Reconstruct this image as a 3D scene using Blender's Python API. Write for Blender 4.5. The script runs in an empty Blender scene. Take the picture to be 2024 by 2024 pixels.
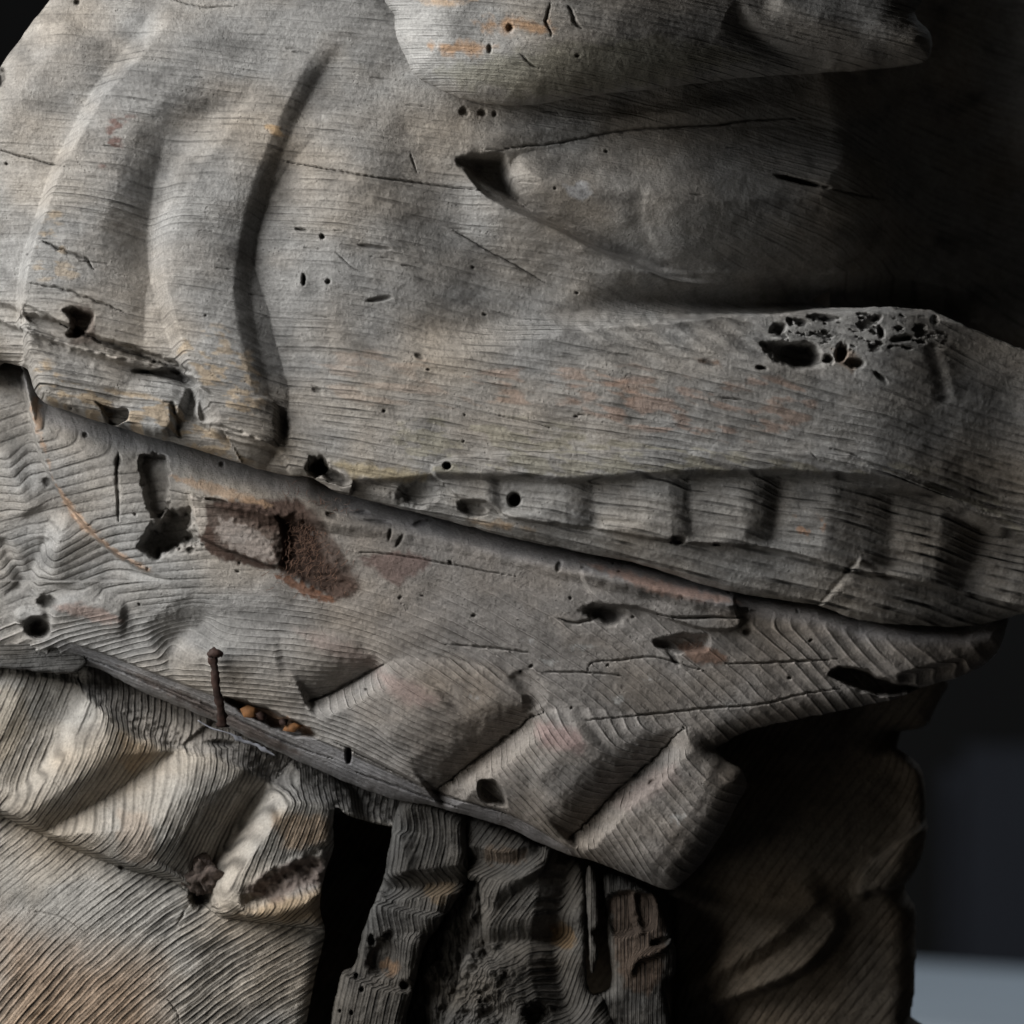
import bpy, math, time
import numpy as np
from mathutils import Vector
T0 = time.time()
C = bpy.context.scene.collection
sc = bpy.context.scene
f32 = np.float32
K = 0.00025            # metres per carving unit
DIST = 14000.0         # camera distance in carving units (3.5 m)

# ------------------------------------------------------------------ camera
cam_d = bpy.data.cameras.new('camera'); cam = bpy.data.objects.new('camera', cam_d); C.objects.link(cam)
cam.location = (0, -DIST*K, 0); cam.rotation_euler = (math.radians(90), 0, 0)
cam_d.sensor_width = 36; cam_d.lens = 36*DIST/2024.0
cam_d.clip_start = 0.1; cam_d.clip_end = 60
cam_d.dof.use_dof = True; cam_d.dof.focus_distance = DIST*K + 0.012; cam_d.dof.aperture_fstop = 7.0
sc.camera = cam
# ------------------------------------------------------------------ world, dim ambient light of the shelter
w = bpy.data.worlds.new("World"); sc.world = w; w.use_nodes = True
w.node_tree.nodes['Background'].inputs[0].default_value = (1.0, 0.95, 0.88, 1)
w.node_tree.nodes['Background'].inputs[1].default_value = 0.012
# ------------------------------------------------------------------ daylight through the opening on the left, plus two added fill lamps
def area(name, loc, target, sx, sy, power, col):
    ld = bpy.data.lights.new(name, 'AREA'); ld.shape = 'RECTANGLE'; ld.size = sx; ld.size_y = sy
    ld.energy = power; ld.color = col
    o = bpy.data.objects.new(name, ld); C.objects.link(o); o.location = loc
    d = Vector(target) - Vector(loc); o.rotation_euler = d.to_track_quat('-Z', 'Y').to_euler()
    return o
area('window_light', (-1.12, -0.72, 0.66), (0, 0, 0), 0.85, 0.85, 40, (1.0, 0.995, 0.985))
area('low_fill', (-1.35, -1.2, -0.45), (0, 0, 0), 1.0, 0.8, 6, (1.0, 0.95, 0.86))  # added low fill, softens contrast like bounce from the floor
area('slab_fill', (1.1, 2.2, 1.3), (.7, 2.2, -.6), .6, .6, 9, (0.85, 0.93, 1.0))  # added lamp to brighten the slab, no source seen there
# ------------------------------------------------------------------ exposure
sc.view_settings.view_transform = 'Standard'; sc.view_settings.look = 'None'
sc.view_settings.exposure = 0; sc.view_settings.gamma = 1
sc.render.resolution_x = 1024; sc.render.resolution_y = 1024

# ------------------------------------------------------------------ noise
rng = np.random.default_rng(7)
TAB = rng.random((512, 512)).astype(f32)
def vn(x, y, seed=0):
    x = x + seed*17.31; y = y + seed*9.77
    xi = np.floor(x); yi = np.floor(y); fx = (x-xi).astype(f32); fy = (y-yi).astype(f32)
    xi = xi.astype(np.int32); yi = yi.astype(np.int32)
    fx = fx*fx*(3-2*fx); fy = fy*fy*(3-2*fy)
    x0 = xi & 511; x1 = (xi+1) & 511; y0 = yi & 511; y1 = (yi+1) & 511
    a = TAB[y0, x0]; b = TAB[y0, x1]; c = TAB[y1, x0]; d = TAB[y1, x1]
    return (a+(b-a)*fx)*(1-fy) + (c+(d-c)*fx)*fy
def fbm(x, y, octv=4, seed=0):
    r = 0; a = 0.5; t = 0
    for i in range(octv):
        r = r + a*vn(x, y, seed+i*3); t += a; a *= 0.5; x = x*2.03; y = y*2.03
    return r/t - 0.5
def ss(x, a, b):
    t = np.clip((x-a)/(b-a), 0, 1); return t*t*(3-2*t)
def spline(pts, n=6, closed=False):
    P = np.array(pts, float)
    if closed: Q = np.vstack([P[-1], P, P[0], P[1]])
    else: Q = np.vstack([2*P[0]-P[1], P, 2*P[-1]-P[-2]])
    out = []
    for i in range(1, len(Q)-2):
        p0, p1, p2, p3 = Q[i-1], Q[i], Q[i+1], Q[i+2]
        for k in range(n):
            t = k/n
            out.append(0.5*((2*p1)+(-p0+p2)*t+(2*p0-5*p1+4*p2-p3)*t*t+(-p0+3*p1-3*p2+p3)*t**3))
    if not closed: out.append(Q[-2])
    return np.array(out)
def sd_curve(U, V, P):
    """distance, side (+ = right of the curve when it runs down, above when it runs right), parameter 0..1"""
    best = np.full(U.shape, 1e12, f32); side = np.zeros(U.shape, f32); par = np.zeros(U.shape, f32)
    seg = np.hypot(*(P[1:]-P[:-1]).T); cum = np.concatenate([[0], np.cumsum(seg)]); tot = cum[-1]
    for i in range(len(P)-1):
        ax, ay = P[i]; dx, dy = P[i+1]-P[i]; l2 = dx*dx+dy*dy
        if l2 < 1e-9: continue
        px = U-f32(ax); py = V-f32(ay)
        t = np.clip((px*f32(dx)+py*f32(dy))/f32(l2), 0, 1)
        qx = px-t*f32(dx); qy = py-t*f32(dy); d = qx*qx+qy*qy
        m = d < best
        best = np.where(m, d, best)
        side = np.where(m, -(f32(dx)*py-f32(dy)*px), side)
        par = np.where(m, f32(cum[i]/tot)+t*f32(seg[i]/tot), par)
    return np.sqrt(best), np.sign(side), par
def sd_poly(U, V, P):
    d, _, _ = sd_curve(U, V, np.vstack([P, P[0]]))
    ins = np.zeros(U.shape, bool); n = len(P)
    for i in range(n):
        x0, y0 = P[i]; x1, y1 = P[(i+1) % n]
        if y0 == y1: continue
        ins ^= ((y0 > V) != (y1 > V)) & (U < (x1-x0)*(V-y0)/(y1-y0)+x0)
    return np.where(ins, d, -d)
def up(a, shape, q):
    y = np.arange(shape[0], dtype=f32)/q; x = np.arange(shape[1], dtype=f32)/q
    y0 = np.minimum(y.astype(int), a.shape[0]-2); x0 = np.minimum(x.astype(int), a.shape[1]-2)
    fy = (y-y0)[:, None]; fx = (x-x0)[None, :]
    r0 = a[y0]; r1 = a[y0+1]
    r = r0+(r1-r0)*fy
    return r[:, x0]*(1-fx)+r[:, x0+1]*fx

class Layer:
    def __init__(s, u0, v0, u1, v1, S, hb):
        s.S = S; s.u0 = u0; s.v0 = v0; s.hb = hb
        u = np.arange(u0, u1+S, S, dtype=f32); v = np.arange(v0, v1+S, S, dtype=f32)
        s.U, s.V = np.meshgrid(u, v); s.H = np.zeros(s.U.shape, f32); s.shape = s.U.shape
        s.col = np.ones(s.shape+(3,), f32)*np.array([.272, .262, .247], f32)
        s.rough = np.zeros(s.shape, f32)
        s.gamp = np.ones(s.shape, f32); s.lab = np.zeros(s.shape, np.int16)
        s.sd = np.full(s.shape, 1e3, f32)
        s.ph = s.V/13; s.al = s.U.copy()
    def win(s, P, m):
        a = P.min(0)-m; b = P.max(0)+m
        j0 = max(0, int((a[0]-s.u0)/s.S)); j1 = min(s.shape[1], int((b[0]-s.u0)/s.S)+2)
        i0 = max(0, int((a[1]-s.v0)/s.S)); i1 = min(s.shape[0], int((b[1]-s.v0)/s.S)+2)
        if j1-j0 < 8 or i1-i0 < 8: return None
        return (slice(i0, i1), slice(j0, j1))
    def curve(s, P, m, q):
        w = s.win(P, m)
        if w is None: return None
        if q > 1:
            U = s.U[w]; V = s.V[w]; sh = U.shape
            n0 = (sh[0]-1)//q+2; n1 = (sh[1]-1)//q+2
            uu = U[0, 0]+np.arange(n1, dtype=f32)*s.S*q; vv = V[0, 0]+np.arange(n0, dtype=f32)*s.S*q
            UU, VV = np.meshgrid(uu, vv)
            d, sg, t = sd_curve(UU, VV, P)
            return w, up(d*sg, sh, q), up(t, sh, q), up(d, sh, q)
        d, sg, t = sd_curve(s.U[w], s.V[w], P); return w, d*sg, t, d
    def poly(s, P, m, q=2):
        w = s.win(P, m)
        if w is None: return None, None
        U = s.U[w]; V = s.V[w]; sh = U.shape
        n0 = (sh[0]-1)//q+2; n1 = (sh[1]-1)//q+2
        uu = U[0, 0]+np.arange(n1, dtype=f32)*s.S*q; vv = V[0, 0]+np.arange(n0, dtype=f32)*s.S*q
        UU, VV = np.meshgrid(uu, vv)
        return w, up(sd_poly(UU, VV, P), sh, q)
    # --- carving strokes: amp along the curve, width and fall-off power on the + and - side
    def stroke(s, pts, amp, wp, wn, pp=2, pn=2, n=5, fade=(0.12, 0.12), wob=0, rnd=10):
        P = spline(pts, n); W = float(max(np.max(wp), np.max(wn))); mn = min(np.min(wp), np.min(wn))
        r = s.curve(P, W*1.1+4, 2 if mn > 8 else 1)
        if r is None: return
        w, sd, t, d = r
        ch = P[-1]-P[0]; t = np.clip(((s.U[w]-P[0][0])*ch[0]+(s.V[w]-P[0][1])*ch[1])/(ch@ch), 0, 1).astype(f32)
        A = np.interp(t, np.linspace(0, 1, len(amp)), amp) if hasattr(amp, '__len__') else amp
        e = np.ones_like(t)
        if fade[0] > 0: e = e*ss(t, 0, fade[0])
        if fade[1] > 0: e = e*ss(1-t, 0, fade[1])
        if wob: sd = sd+wob*fbm(s.U[w]/22, s.V[w]/22, 3, 5)
        if hasattr(wp, '__len__'): wp = np.interp(t, np.linspace(0, 1, len(wp)), wp)
        if hasattr(wn, '__len__'): wn = np.interp(t, np.linspace(0, 1, len(wn)), wn)
        def side(dd, ww, p):
            c = np.minimum(rnd/ww, .45); x = np.clip(np.maximum(dd/ww, d/(W*1.05)), 0, 1)
            x = (np.sqrt(x*x+c*c)-c)/(np.sqrt(1+c*c)-c)
            return (1-x)**p if p > 0 else 1-x**(-p)
        prof = np.where(sd > 0, side(np.abs(sd), wp, pp)*(1 if pp < 0 else ss(1-np.abs(sd)/wp, 0, .25)), side(np.abs(sd), wn, pn)*(1 if pn < 0 else ss(1-np.abs(sd)/wn, 0, .25)))
        s.H[w] += (A*e*prof).astype(f32)
    def ridge(s, pts, amp, wp, wn, **k): s.stroke(pts, amp, wp, wn, **k)
    def crack(s, pts, depth, wd, jag=3, n=5, dark=.35):
        P = spline(pts, n); r = s.curve(P, wd*2+10, 1)
        if r is None: return
        w, sd, t, d = r
        d = np.abs(sd+jag*2*fbm(s.U[w]/16, s.V[w]/16, 4, 9)); d = np.maximum(d, r[3]-jag-1)
        e = np.sin(np.pi*np.clip(t, .02, .98))**.5
        x = np.clip(1-d/(wd*e+.01), 0, 1)
        s.H[w] -= depth*x
        s.col[w] *= (1-dark*x)[..., None]
    def plate(s, pts, amp, soft=10, jag=0, inner=None, dome=0, r=100, smooth=True, scale=20):
        """raise/lower a polygon; soft edge inside; optional dome"""
        P = spline(pts, 4, True) if smooth else np.array(pts, float)
        w, sd = s.poly(P, soft+jag*2+6)
        if w is None: return None, None
        if jag: sd = sd+jag*2*fbm(s.U[w]/scale, s.V[w]/scale, 4, 3)
        h = amp*ss(sd, 0, soft)
        if dome: x = np.clip(1-sd/r, 0, 1); h = h+dome*np.clip(1-x*x, 0, 1)*(sd > 0)
        s.H[w] += h.astype(f32)
        return w, sd
    def slope(s, pts, amp, W, side=1, n=5):
        """step: everything on one side of a curve within the window falls away"""
        pass
    def hole(s, u, v, a, b, depth, rot=0, jag=.4, dark=.5, soft=.45):
        m = max(a, b)*1.6+6
        w = s.win(np.array([[u, v], [u, v]]), m)
        if w is None: return
        du = s.U[w]-u; dv = s.V[w]-v; c, sn = math.cos(math.radians(rot)), math.sin(math.radians(rot))
        x = (du*c+dv*sn)/a; y = (-du*sn+dv*c)/b
        r = np.sqrt(x*x+y*y)+jag*2*fbm(s.U[w]/(m*.35), s.V[w]/(m*.35), 3, int(u) % 31)
        k = 1-ss(r, 1-soft, 1+soft)
        s.H[w] -= depth*k; s.col[w] *= (1-dark*k)[..., None]
    def tint(s, pts, rgb, amt, soft=12, jag=10, scale=18, streak=None):
        P = spline(pts, 4, True); w, sd = s.poly(P, soft+jag*2)
        if w is None: return
        if streak: nz = fbm(s.al[w]/streak, s.ph[w]*1.3, 3, 4)
        else: nz = fbm(s.U[w]/scale, s.V[w]/scale, 4, 4)
        k = amt*ss(sd+jag*3*nz, 0, soft)[..., None]
        if streak: k = k*ss(nz, -.02, .14)[..., None]
        s.col[w] = s.col[w]*(1-k)+np.array(rgb, f32)*k
    def label(s, pts, k, smooth=True, jag=0):
        P = spline(pts, 4, True) if smooth else np.array(pts, float)
        w, sd = s.poly(P, 6)
        if w is None: return
        if jag: sd = sd+jag*2*fbm(s.U[w]/18, s.V[w]/18, 3, 8)
        s.lab[w][sd > 0] = k
    def outline(s, pts, R, drop, wall=12, jag=2, scale=24, n=4, hide=None):
        P = spline(pts, n, True) if n > 1 else np.array(pts, float)
        w, sd = s.poly(P, 60)
        full = np.full(s.shape, -1e3, f32); full[w] = sd
        full = full+jag*2*fbm(s.U/scale, s.V/scale, 4, 6).astype(f32)
        s.sd = full; x = np.clip(1-full/R, 0, 1)
        s.H -= (drop*(1-np.sqrt(np.clip(1-x*x, 0, 1)))).astype(f32)
        s.wall = wall
    def mottle(s, a=.10, b=.14):
        n1 = fbm(s.U/160, s.V/110, 4, 11); n2 = fbm(s.U/22, s.V/15, 3, 12)
        n3 = fbm(s.al/60, s.ph*.9, 3, 14)
        n4 = np.clip(fbm(s.U/75, s.V/60, 5, 15)-.04, 0, 1)
        s.col *= ((1+a*3*n1+b*1.6*n2+b*1.6*n3)*(1-1.5*n4))[..., None]
        wm = np.clip(fbm(s.U/200, s.V/140, 4, 21)*2.0+.15, -.15, 1)[..., None]
        s.col *= 1+wm*np.array([.14, .02, -.12], f32)
    def relief(s, a=2.0, b=.9):
        s.H += (a*5*fbm(s.U/70, s.V/50, 3, 31)+b*3*fbm(s.al/46, s.ph*1.0, 3, 33)+.5*b*3*fbm(s.U/6, s.V/6, 2, 35)).astype(f32)
    def carve_rings(s, a):
        f = s.ph-np.floor(s.ph); g = np.cos(2*np.pi*f)
        s.H += (a*s.gamp*g*(.6+.8*vn(np.floor(s.ph+.5)*.73, s.al/160, 3))).astype(f32)
    def build(s, parts, parent_map, mat, extra_sd=None):
        U = s.U.copy(); V = s.V.copy(); H = s.H.copy()
        if getattr(s, 'wall', 0):
            gy, gx = np.gradient(s.sd, s.S); gl = np.sqrt(gx*gx+gy*gy)+1e-6
            o = np.clip(-s.sd, 0, s.wall+s.S*2)
            U += gx/gl*o*1.55; V += gy/gl*o*1.55; H -= o*11
            keepv = s.sd > -(s.wall+s.S)
        else: keepv = np.ones(s.shape, bool)
        if extra_sd is not None: keepv &= extra_sd
        sc_ = K*(1-s.hb/DIST)
        X = (U-1012)*sc_; Z = (1012-V)*sc_; Y = -H*K
        co = np.stack([X, Y, Z], -1).reshape(-1, 3)
        nR, nC = s.shape; idx = np.arange(nR*nC, dtype=np.int32).reshape(nR, nC)
        q = np.stack([idx[:-1, :-1], idx[1:, :-1], idx[1:, 1:], idx[:-1, 1:]], -1)
        kf = keepv[:-1, :-1] & keepv[1:, :-1] & keepv[1:, 1:] & keepv[:-1, 1:]
        lf = s.lab[:-1, :-1]
        col = s.col.reshape(-1, 3); out = {}
        for k, (name, label) in parts.items():
            m = kf & (lf == k)
            if not m.any(): continue
            Q = q[m].reshape(-1, 4)
            used = np.zeros(nR*nC, bool); used[Q.ravel()] = True
            remap = np.cumsum(used).astype(np.int32)-1; Q = remap[Q]; n = int(used.sum()); nf = len(Q)
            me = bpy.data.meshes.new(name)
            me.vertices.add(n); me.vertices.foreach_set('co', co[used].astype(f32).ravel())
            me.loops.add(nf*4); me.polygons.add(nf)
            me.loops.foreach_set('vertex_index', Q.ravel().astype(np.int32))
            me.polygons.foreach_set('loop_start', np.arange(0, nf*4, 4, dtype=np.int32))
            me.polygons.foreach_set('use_smooth', np.ones(nf, bool))
            me.update(calc_edges=True)
            a = me.attributes.new('tint', 'FLOAT_COLOR', 'POINT')
            c4 = np.ones((n, 4), f32); c4[:, :3] = np.clip(col[used], .003, .8); a.data.foreach_set('color', c4.ravel())
            for nm, arr in (('phase', s.ph), ('along', s.al), ('gamp', s.gamp)):
                a = me.attributes.new(nm, 'FLOAT', 'POINT'); a.data.foreach_set('value', arr.reshape(-1)[used].astype(f32))
            me.materials.append(mat)
            o = bpy.data.objects.new(name, me); C.objects.link(o)
            if label: o['label'] = label
            o.parent = parent_map.get(k) if isinstance(parent_map, dict) else parent_map
            out[k] = o
        return out

# ------------------------------------------------------------------ materials
def wood_material(name, line_w=.16, gate0=.40, gate1=.68, line_dark=.30, ridge=-1.0, bump=.0012, spec=.18, rgh=.82):
    m = bpy.data.materials.new(name); m.use_nodes = True; nt = m.node_tree; N = nt.nodes; L = nt.links
    N.clear()
    def nd(t, **k):
        x = N.new(t)
        for a, b in k.items(): setattr(x, a, b)
        return x
    def mth(op, a, b=None, c=None):
        x = nd('ShaderNodeMath', operation=op)
        for i, v in enumerate((a, b, c)):
            if v is None: continue
            if isinstance(v, (int, float)): x.inputs[i].default_value = v
            else: L.new(v, x.inputs[i])
        return x.outputs[0]
    out = nd('ShaderNodeOutputMaterial'); bs = nd('ShaderNodeBsdfPrincipled'); L.new(bs.outputs[0], out.inputs[0])
    at = nd('ShaderNodeAttribute', attribute_name='tint'); ph = nd('ShaderNodeAttribute', attribute_name='phase').outputs['Fac']
    al = nd('ShaderNodeAttribute', attribute_name='along').outputs['Fac']; ga = nd('ShaderNodeAttribute', attribute_name='gamp').outputs['Fac']
    tc = nd('ShaderNodeTexCoord').outputs['Object']
    # growth ring line
    fl = mth('FLOOR', mth('ADD', ph, .5))
    tri = mth('ABSOLUTE', mth('SUBTRACT', ph, fl))            # 0 at the line
    mr = nd('ShaderNodeMapRange', interpolation_type='SMOOTHSTEP'); L.new(tri, mr.inputs[0])
    mr.inputs[1].default_value = 0; mr.inputs[2].default_value = line_w*1.6; mr.inputs[3].default_value = 1; mr.inputs[4].default_value = 0
    cv = nd('ShaderNodeCombineXYZ'); L.new(mth('MULTIPLY', fl, .77), cv.inputs[0]); L.new(mth('MULTIPLY', al, .011), cv.inputs[1])
    rn = nd('ShaderNodeTexNoise'); rn.inputs['Scale'].default_value = 1; rn.inputs['Detail'].default_value = 3; L.new(cv.outputs[0], rn.inputs['Vector'])
    mr2 = nd('ShaderNodeMapRange'); L.new(rn.outputs['Fac'], mr2.inputs[0])
    mr2.inputs[1].default_value = gate0; mr2.inputs[2].default_value = gate1; mr2.inputs[3].default_value = .1; mr2.inputs[4].default_value = 1
    line = mth('MULTIPLY', mth('MULTIPLY', mr.outputs[0], mr2.outputs[0]), ga)
    # fibres
    cf = nd('ShaderNodeCombineXYZ'); L.new(mth('MULTIPLY', ph, 3.4), cf.inputs[0]); L.new(mth('MULTIPLY', al, .03), cf.inputs[1])
    fb = nd('ShaderNodeTexNoise'); fb.inputs['Scale'].default_value = 1; fb.inputs['Detail'].default_value = 5; fb.inputs['Roughness'].default_value = .65; L.new(cf.outputs[0], fb.inputs['Vector'])
    # grit
    g1 = nd('ShaderNodeTexNoise'); g1.inputs['Scale'].default_value = 700; g1.inputs['Detail'].default_value = 5; g1.inputs['Roughness'].default_value = .75; L.new(tc, g1.inputs['Vector'])
    g2 = nd('ShaderNodeTexNoise'); g2.inputs['Scale'].default_value = 120; g2.inputs['Detail'].default_value = 4; g2.inputs['Roughness'].default_value = .6; L.new(tc, g2.inputs['Vector'])
    # pits
    vo = nd('ShaderNodeTexVoronoi'); vo.inputs['Scale'].default_value = 420; L.new(tc, vo.inputs['Vector'])
    pm = nd('ShaderNodeMapRange'); L.new(vo.outputs['Distance'], pm.inputs[0]); pm.inputs[1].default_value = .12; pm.inputs[2].default_value = .26
    pm.inputs[3].default_value = 1; pm.inputs[4].default_value = 0
    gate = nd('ShaderNodeMapRange'); L.new(g2.outputs['Fac'], gate.inputs[0]); gate.inputs[1].default_value = .54; gate.inputs[2].default_value = .62
    pit = mth('MULTIPLY', pm.outputs[0], gate.outputs[0])
    # colour
    f = mth('MULTIPLY_ADD', fb.outputs['Fac'], .30, .85)
    f = mth('MULTIPLY', f, mth('MULTIPLY_ADD', g1.outputs['Fac'], 1.5, .25))
    f = mth('MULTIPLY', f, mth('MULTIPLY_ADD', g2.outputs['Fac'], .7, .65))
    f = mth('MULTIPLY', f, mth('MULTIPLY_ADD', line, -line_dark, 1))
    f = mth('MULTIPLY', f, mth('MULTIPLY_ADD', pit, -.3, 1))
    mx = nd('ShaderNodeVectorMath', operation='SCALE'); L.new(at.outputs['Color'], mx.inputs[0]); L.new(f, mx.inputs['Scale'])
    L.new(mx.outputs[0], bs.inputs['Base Color'])
    bs.inputs['Roughness'].default_value = rgh; bs.inputs['Specular IOR Level'].default_value = spec
    # height
    h = mth('MULTIPLY', line, ridge)
    h = mth('MULTIPLY_ADD', fb.outputs['Fac'], .7, h)
    h = mth('MULTIPLY_ADD', g1.outputs['Fac'], 1.2, h)
    h = mth('MULTIPLY_ADD', g2.outputs['Fac'], .9, h)
    h = mth('MULTIPLY_ADD', pit, -.5, h)
    bp = nd('ShaderNodeBump'); bp.inputs['Strength'].default_value = 1; bp.inputs['Distance'].default_value = bump
    L.new(h, bp.inputs['Height']); L.new(bp.outputs[0], bs.inputs['Normal'])
    return m
def simple(name, col, rough=.7, metal=0, nscale=200, nbump=.0006, var=.5):
    m = bpy.data.materials.new(name); m.use_nodes = True; nt = m.node_tree; bs = nt.nodes['Principled BSDF']
    tc = nt.nodes.new('ShaderNodeTexCoord'); n = nt.nodes.new('ShaderNodeTexNoise'); n.inputs['Scale'].default_value = nscale; n.inputs['Detail'].default_value = 6
    nt.links.new(tc.outputs['Object'], n.inputs['Vector'])
    mr = nt.nodes.new('ShaderNodeMapRange'); nt.links.new(n.outputs['Fac'], mr.inputs[0]); mr.inputs[1].default_value = .3; mr.inputs[2].default_value = .7
    mr.inputs[3].default_value = 1-var; mr.inputs[4].default_value = 1+var
    v = nt.nodes.new('ShaderNodeVectorMath'); v.operation = 'SCALE'; v.inputs[0].default_value = col; nt.links.new(mr.outputs[0], v.inputs['Scale'])
    nt.links.new(v.outputs[0], bs.inputs['Base Color']); bs.inputs['Roughness'].default_value = rough; bs.inputs['Metallic'].default_value = metal
    b = nt.nodes.new('ShaderNodeBump'); b.inputs['Distance'].default_value = nbump; nt.links.new(n.outputs['Fac'], b.inputs['Height']); nt.links.new(b.outputs[0], bs.inputs['Normal'])
    return m
M_head = wood_material('weathered_cypress', .13, line_dark=.46, ridge=-1.3, bump=.0006)
M_jaw = wood_material('weathered_jaw_wood', .12, line_dark=-.42, ridge=1.2, bump=.0006, gate0=.36, gate1=.64)
M_chest = wood_material('weathered_chest_wood', .21, line_dark=.68, ridge=-2.2, bump=.0008, gate0=.28, gate1=.56)
M_nail = simple('rusty_iron', (.035, .017, .012), .75, .2)
M_wet = simple('silvery_resin', (.22, .225, .25), .2, 0, 90, .0002, .2)
M_chip = simple('fresh_orange_wood', (.22, .10, .035), .8)
M_dirt = simple('crumbly_dirt', (.085, .065, .055), .95, 0, 500, .001)

def warp(ph, k=.8): return ph+k*2*fbm(ph*.21, ph*0, 2, 40)

statue = bpy.data.objects.new('wooden_statue', None); C.objects.link(statue)
statue['label'] = 'weathered grey wooden beast head with bulging eye, row of teeth and carved curls'
statue['category'] = 'statue'

# =================================================================== UPPER HEAD
SA = 2.15
A = Layer(-80, -68, 2112, 1262, SA, -20)
U, V = A.U, A.V
def build_upper():
    A.H = (-np.where(U < 700, ((700-U)/1000)**2*110, ((U-700)/1000)**2*70) - ((V-650)/1000)**2*50).astype(f32)
    # face falls back towards the eye socket and the far side, above the lip
    lip = np.interp(U, [0, 950, 1050, 1200, 1324, 1541, 1632, 1777, 1849, 1911, 2048], [700, 640, 624, 613, 619, 615, 602, 597, 601, 630, 684]).astype(f32)
    e1 = spline([(950, 640), (1050, 622), (1200, 613), (1324, 619), (1541, 616), (1578, 613), (1632, 602), (1777, 598), (1849, 601), (1911, 630), (2060, 690)], 4)
    lipj = lip+5*fbm(U/16, V/16, 3, 51)
    below = ss(V-lipj, -6, np.clip((1500-U)*.12, 8, 90))
    fall = (ss(U, 600, 1600)*215+ss(U, 1300, 1850)*200+ss(U, 1750, 2112)*160)
    A.H -= (fall*(1-below)).astype(f32)
    A.H -= ((ss(U, 1200, 2048)*40+ss(U,1720,2060)*90)*below).astype(f32)
    A.H += (below*ss(U, 950, 1500)*26*np.exp(-((V-lip-150)/190)**2)).astype(f32)
    A.H -= (150*ss(U-70*np.exp(-((V-370)/120)**2)+14*fbm(U/60, V/60, 3, 53), 1640, 1830)*(1-below)).astype(f32)
        # left folds of the cheek
    A.ridge([(150, 30), (110, 105), (60, 160), (15, 225), (-20, 300)], [14, 22, 22, 18, 12], 120, 60, pp=1.5, pn=1.5, rnd=24)
    A.ridge([(400, -20), (350, 35), (290, 110), (215, 190), (172, 262), (125, 345), (92, 435), (68, 505), (56, 560), (50, 640)], [0, 18, 38, 52, 62, 68, 70, 66, 60], [170, 200, 215, 225, 232, 236, 240], [60, 46, 34, 28, 24, 22], pp=-1.7, pn=1.5, fade=(.12, 0), rnd=14)
    A.ridge([(455, 170), (405, 250), (372, 335), (343, 430), (330, 505), (338, 570), (360, 650), (388, 735), (415, 790), (440, 840)], [0, 18, 34, 46, 52, 54, 54, 50, 42], [220, 200, 185, 172, 168, 172, 175, 165, 150, 120], [80, 70, 56, 40, 34, 34, 34], pp=-2.6, pn=1.5, fade=(.15, 0), rnd=22)
    A.stroke([(470, 150), (410, 235), (345, 320), (308, 420), (292, 500), (300, 580)], -30, 60, 100, pp=1.7, pn=1.6, fade=(.3, .2), rnd=20)
    A.stroke([(700, 60), (650, 130), (610, 200), (573, 280), (545, 350), (520, 430), (505, 520), (500, 580), (508, 640), (526, 720), (546, 800), (562, 850)], [-10, -20, -28, -21, -22, -22, -22, -22, -21, -18, -12], 170, 40, pp=1.2, pn=1.6, fade=(.12, .05), rnd=7)
        # soft hollow beside the brow, cheek swelling
    A.stroke([(770, 60), (770, 190), (830, 300), (880, 430), (1000, 560), (1150, 600)], [-8, -18, -22, -26, -26, -10], 130, 140, pp=1.6, pn=1.6, rnd=50)
    A.stroke([(1060, 590), (1300, 588), (1560, 584), (1780, 580), (2000, 620)], [-10, -60, -90, -90, -90], 60, 40, pp=1.3, pn=1.2, fade=(.3, .1))
    # lids
    A.ridge([(900, 300), (1000, 262), (1150, 238), (1300, 215), (1500, 190), (1700, 170)], [4, 16, 24, 26, 20, 10], 70, 34, pp=1.4, pn=1.3, fade=(.15, .5))
    A.stroke([(820, 195), (1000, 235), (1200, 215), (1400, 175), (1650, 130)], [-3, -14, -20, -22, -16], 50, 50, pp=1.3, pn=1.3, fade=(.2, .5))
    A.ridge([(905, 335), (960, 392), (1058, 436), (1113, 462), (1178, 498), (1247, 528), (1340, 556), (1500, 556), (1680, 545)], [8, 24, 28, 30, 30, 24, 14, 8, 4], 34, 100, pp=1.4, pn=1.5, fade=(.1, .5))
    A.stroke([(895, 453), (960, 490), (1020, 520), (1077, 554)], -5, 14, 14)
    # eye pit and ball
    w, sd = A.plate([(888, 312), (960, 292), (1060, 286), (1203, 262), (1300, 248), (1415, 240), (1560, 230), (1700, 220), (1770, 270), (1790, 360), (1775, 460), (1700, 520), (1600, 545), (1450, 548), (1340, 538), (1250, 508), (1180, 478), (1110, 445), (1040, 415), (960, 373), (910, 330)], -22, 40, 2)
    w, sd = A.plate([(1008, 345), (1022, 305), (1100, 287), (1203, 264), (1300, 250), (1415, 242), (1560, 232), (1690, 236), (1750, 290), (1775, 360), (1760, 450), (1690, 505), (1600, 532), (1450, 538), (1340, 530), (1250, 505), (1180, 478), (1110, 445), (1060, 418), (1025, 388)], 6, 24, 1, dome=88, r=190)
    A.plate([(895, 315), (950, 300), (1000, 300), (1012, 345), (1035, 390), (1060, 418), (1000, 396), (950, 365)], -60, 22, 3)
    A.stroke([(914, 318), (960, 374), (1010, 402), (1060, 424), (1110, 446), (1178, 480), (1250, 508), (1345, 540), (1500, 548)], [-30, -46, -48, -46, -44, -40, -32, -20, -8], 62, 11, pp=1.7, pn=1.4, fade=(.05, .3), rnd=4)
    A.crack([(1000, 290), (1095, 280), (1203, 256), (1300, 244), (1415, 236), (1505, 222), (1600, 214)], 12, 4, 3)
    A.stroke([(1278, 350), (1266, 415), (1290, 480), (1345, 530)], -3, 16, 36)
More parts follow.
